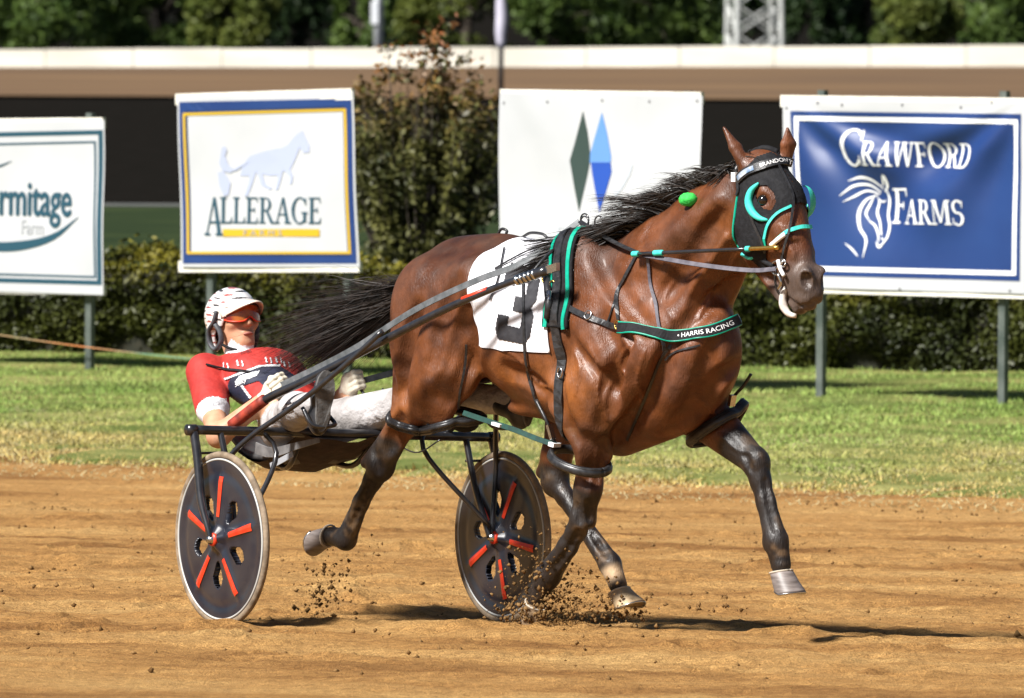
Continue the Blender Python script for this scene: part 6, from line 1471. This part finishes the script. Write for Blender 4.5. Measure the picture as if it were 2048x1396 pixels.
# gloves: palm, four curled fingers and thumb
M['glove'] = mat('cream glove leather', (.50, .44, .33), (.62, .57, .47), 30, .6, bump=.0015, bscale=90)
def glove(hand, elbow, thumb_up, name='glove', sgn=1):
    hand = np.array(hand); ax = hand - np.array(elbow); ax /= np.linalg.norm(ax); upv = np.array(thumb_up, float); upv -= ax * (upv @ ax); upv /= np.linalg.norm(upv); pal = np.cross(ax, upv) * sgn      # palm side
    Fg = Field(hand - .13, hand + .15, .0038); q = lambda a, u, p: hand + ax * a + upv * u + pal * p
    Fg.seg(q(-.055, 0, 0), q(-.01, 0, 0), .034, .033, .02); Fg.seg(q(.0, .022, 0), q(.0, -.024, 0), (.026, .034), (.024, .032), .02, lat=pal); Fg.seg(q(.03, .028, -.002), q(.03, -.026, 0), .022, .020, .02)
    for i, (u, ln) in enumerate(((.034, .95), (.012, 1.0), (-.011, .95), (-.031, .80))):
        a = q(.042, u, -.004); b = q(.042 + .030 * ln, u * .98, .012); c = q(.040 + .024 * ln, u * .95, .040); d = q(.012, u * .93, .044)
        Fg.seg(a, b, .0125, .0122, .004); Fg.seg(b, c, .0122, .0112, .004); Fg.seg(c, d, .0112, .010, .004)
    Fg.seg(q(-.005, .030, .012), q(.030, .044, .032), .014, .0125, .010); Fg.seg(q(.030, .044, .032), q(.052, .030, .048), .0125, .0105, .004)
    Vg, Fgq = Fg.mesh(1); gl = obj(name, DR.W(Vg), Fgq, M['glove'], person, True)
    return q(.03, 0, .026)
gN = glove(haN, elN, (.2, .3, 1), 'glove', 1); gF = glove(haF, elF, (.2, -.3, 1), 'glove', -1)
# boots with soles
M['boot'] = mat('black boot leather', (.014, .014, .016), (.03, .03, .033), 30, .4)
M['sole'] = mat('grey rubber sole', (.05, .048, .046), (.15, .145, .14), 14, .7, bump=.004, bscale=60)
def boot(ft, kn, name='boot'):
    ft = np.array(ft); sh = (ft - np.array(kn)); sh /= np.linalg.norm(sh); toe = np.array([.28, 0, .96]); toe -= sh * (toe @ sh) * .6; toe /= np.linalg.norm(toe); si = np.cross(sh, toe); si /= np.linalg.norm(si)
    Fb = Field(ft - .24, ft + .24, .006); q = lambda a, b, c=0: ft + sh * a + toe * b + si * c
    Fb.seg(q(-.10, 0), q(-.02, -.02), .050, .044, .02); Fb.seg(q(.0, -.05), q(.0, .06), (.036, .046), (.043, .036), .03, lat=si); Fb.seg(q(.004, .06), q(.01, .135), (.043, .034), (.034, .026), .02, lat=si)
    Vb, Fbq = Fb.mesh(1); b_ = obj(name, DR.W(Vb), Fbq, M['boot'], person, True)
    VV = []; n = 30
    for t in (.030, .050):
        for k in range(n):
            a = 2 * math.pi * k / n; yy = .045 + .125 * math.sin(a); ww = .040 + .008 * math.sin(a) - .008 * math.exp(-((yy - .02) / .04) ** 2); VV.append(DR.W(q(t - .012 * max(0, yy - .06) / .1, yy, ww * math.cos(a))))
    obj('sole', VV, [tuple(range(n)), tuple(range(2 * n - 1, n - 1, -1))] + [(k, n + k, n + (k + 1) % n, (k + 1) % n) for k in range(n)], M['sole'], b_, False)
boot(ftN, knN); boot(ftF, knF)
# knee patches
# ------------------------------------------------------------------ reins
M['rein'] = mat('grey rein webbing', (.06, .07, .075), (.13, .14, .15), 25, .55)
for sgn, gp, lab in ((-1, gN, 'near grey rein running from the driver hand past the saddle cloth to the bit'), (1, gF, 'far dark rein running from the driver hand along the horse back to the bit')):
    g0 = DR.W(gp); tr = W_(np.array([_p1[0] - .02, sgn * .065, 1.66])); bt = W_(np.array(J(1552, 536, -.085)) * (1, -sgn * -1 if sgn < 0 else -1, 1))
    root = thing('rein', lab, 'rein', g0, 'reins held by the driver')
    wq = [W_(np.array(J(px, py, l)) * (1, -sgn, 1)) for px, py, l in ((700, 702, -.36), (830, 620, -.345), (950, 562, -.33), (1050, 522, -.24))]
    P = spline(np.array([g0] + wq + [tr]), 60); tr0 = tr
    mb = MB(); T = tr - g0; Nn = np.cross(T, np.cross((0, -1, .3), T)); Nn /= np.linalg.norm(Nn); mb.ribbon(P, np.tile(Nn, (60, 1)), .026, .004); mb.build('hand_part', M['rein'], root)
    nk = W_(np.array(J(1285, 510, -.175)) * (1, -sgn, 1)); P = spline(np.array([tr, tr * .5 + nk * .5 + (0, 0, -.01), nk]), 20); mb = MB(); mb.ribbon(P, np.tile((0, -.8, .6), (20, 1)), .018, .004); mb.build('check_part', M['leather'], root)
    P = spline(np.array([nk, W_(np.array(J(1400, 530, -.15)) * (1, -sgn, 1)), W_(np.array(J(1500, 541, -.11)) * (1, -sgn, 1)), W_(np.array(J(1552, 538, -.088)) * (1, -sgn, 1))]), 24); mb = MB(); mb.ribbon(P, np.tile((0, -.9, .4), (24, 1)), .020, .004); mb.build('bit_part', M['lilac'], root)
    P = np.array([g0, g0 + sh_ * .06 + (0, 0, -.05), g0 + sh_ * .14 + (0, 0, -.09), g0 + sh_ * .20 + (0, 0, -.02)]); cord3(P, .006, 'loose_end', M['leather'], root, 14)
cord3([W_(np.array(p)) for p in (J(1062, 548, -.33), J(1095, 510, -.25), J(1130, 485, -.12))], .007, 'hitch_strap', M['leather'], har, 14)

# ------------------------------------------------------------------ soil thrown up by the hooves
g = np.random.default_rng(81); C_ = []; Rr = []
for (px, py, l, n, sx, sz) in ((1075, 1225, -.13, 1300, .09, .055), (1095, 1150, -.14, 500, .11, .09), (1150, 1200, -.05, 420, .13, .07), (650, 1185, -.14, 420, .045, .09), (740, 1120, -.1, 60, .12, .07), (1240, 1225, .12, 260, .08, .03), (1420, 1215, .1, 50, .12, .01)):
    c = np.array(J(px, py, l)); C_.append(W_(c + np.stack([g.normal(0, sx, n), g.normal(0, .06, n), g.normal(0, sz, n)], -1))); Rr.append(.0014 + .011 * g.random(n) ** 4)
C_ = np.concatenate(C_); Rr = np.concatenate(Rr); C_[:, 2] = np.maximum(C_[:, 2], ground_z(C_[:, 0], C_[:, 1]) + .004)
V, Fq = clod_mesh(C_, Rr, g); tag(obj('flying_soil', V, Fq, M['clod']), 'clods of soil thrown up around the horse hooves', 'soil', kind='stuff')
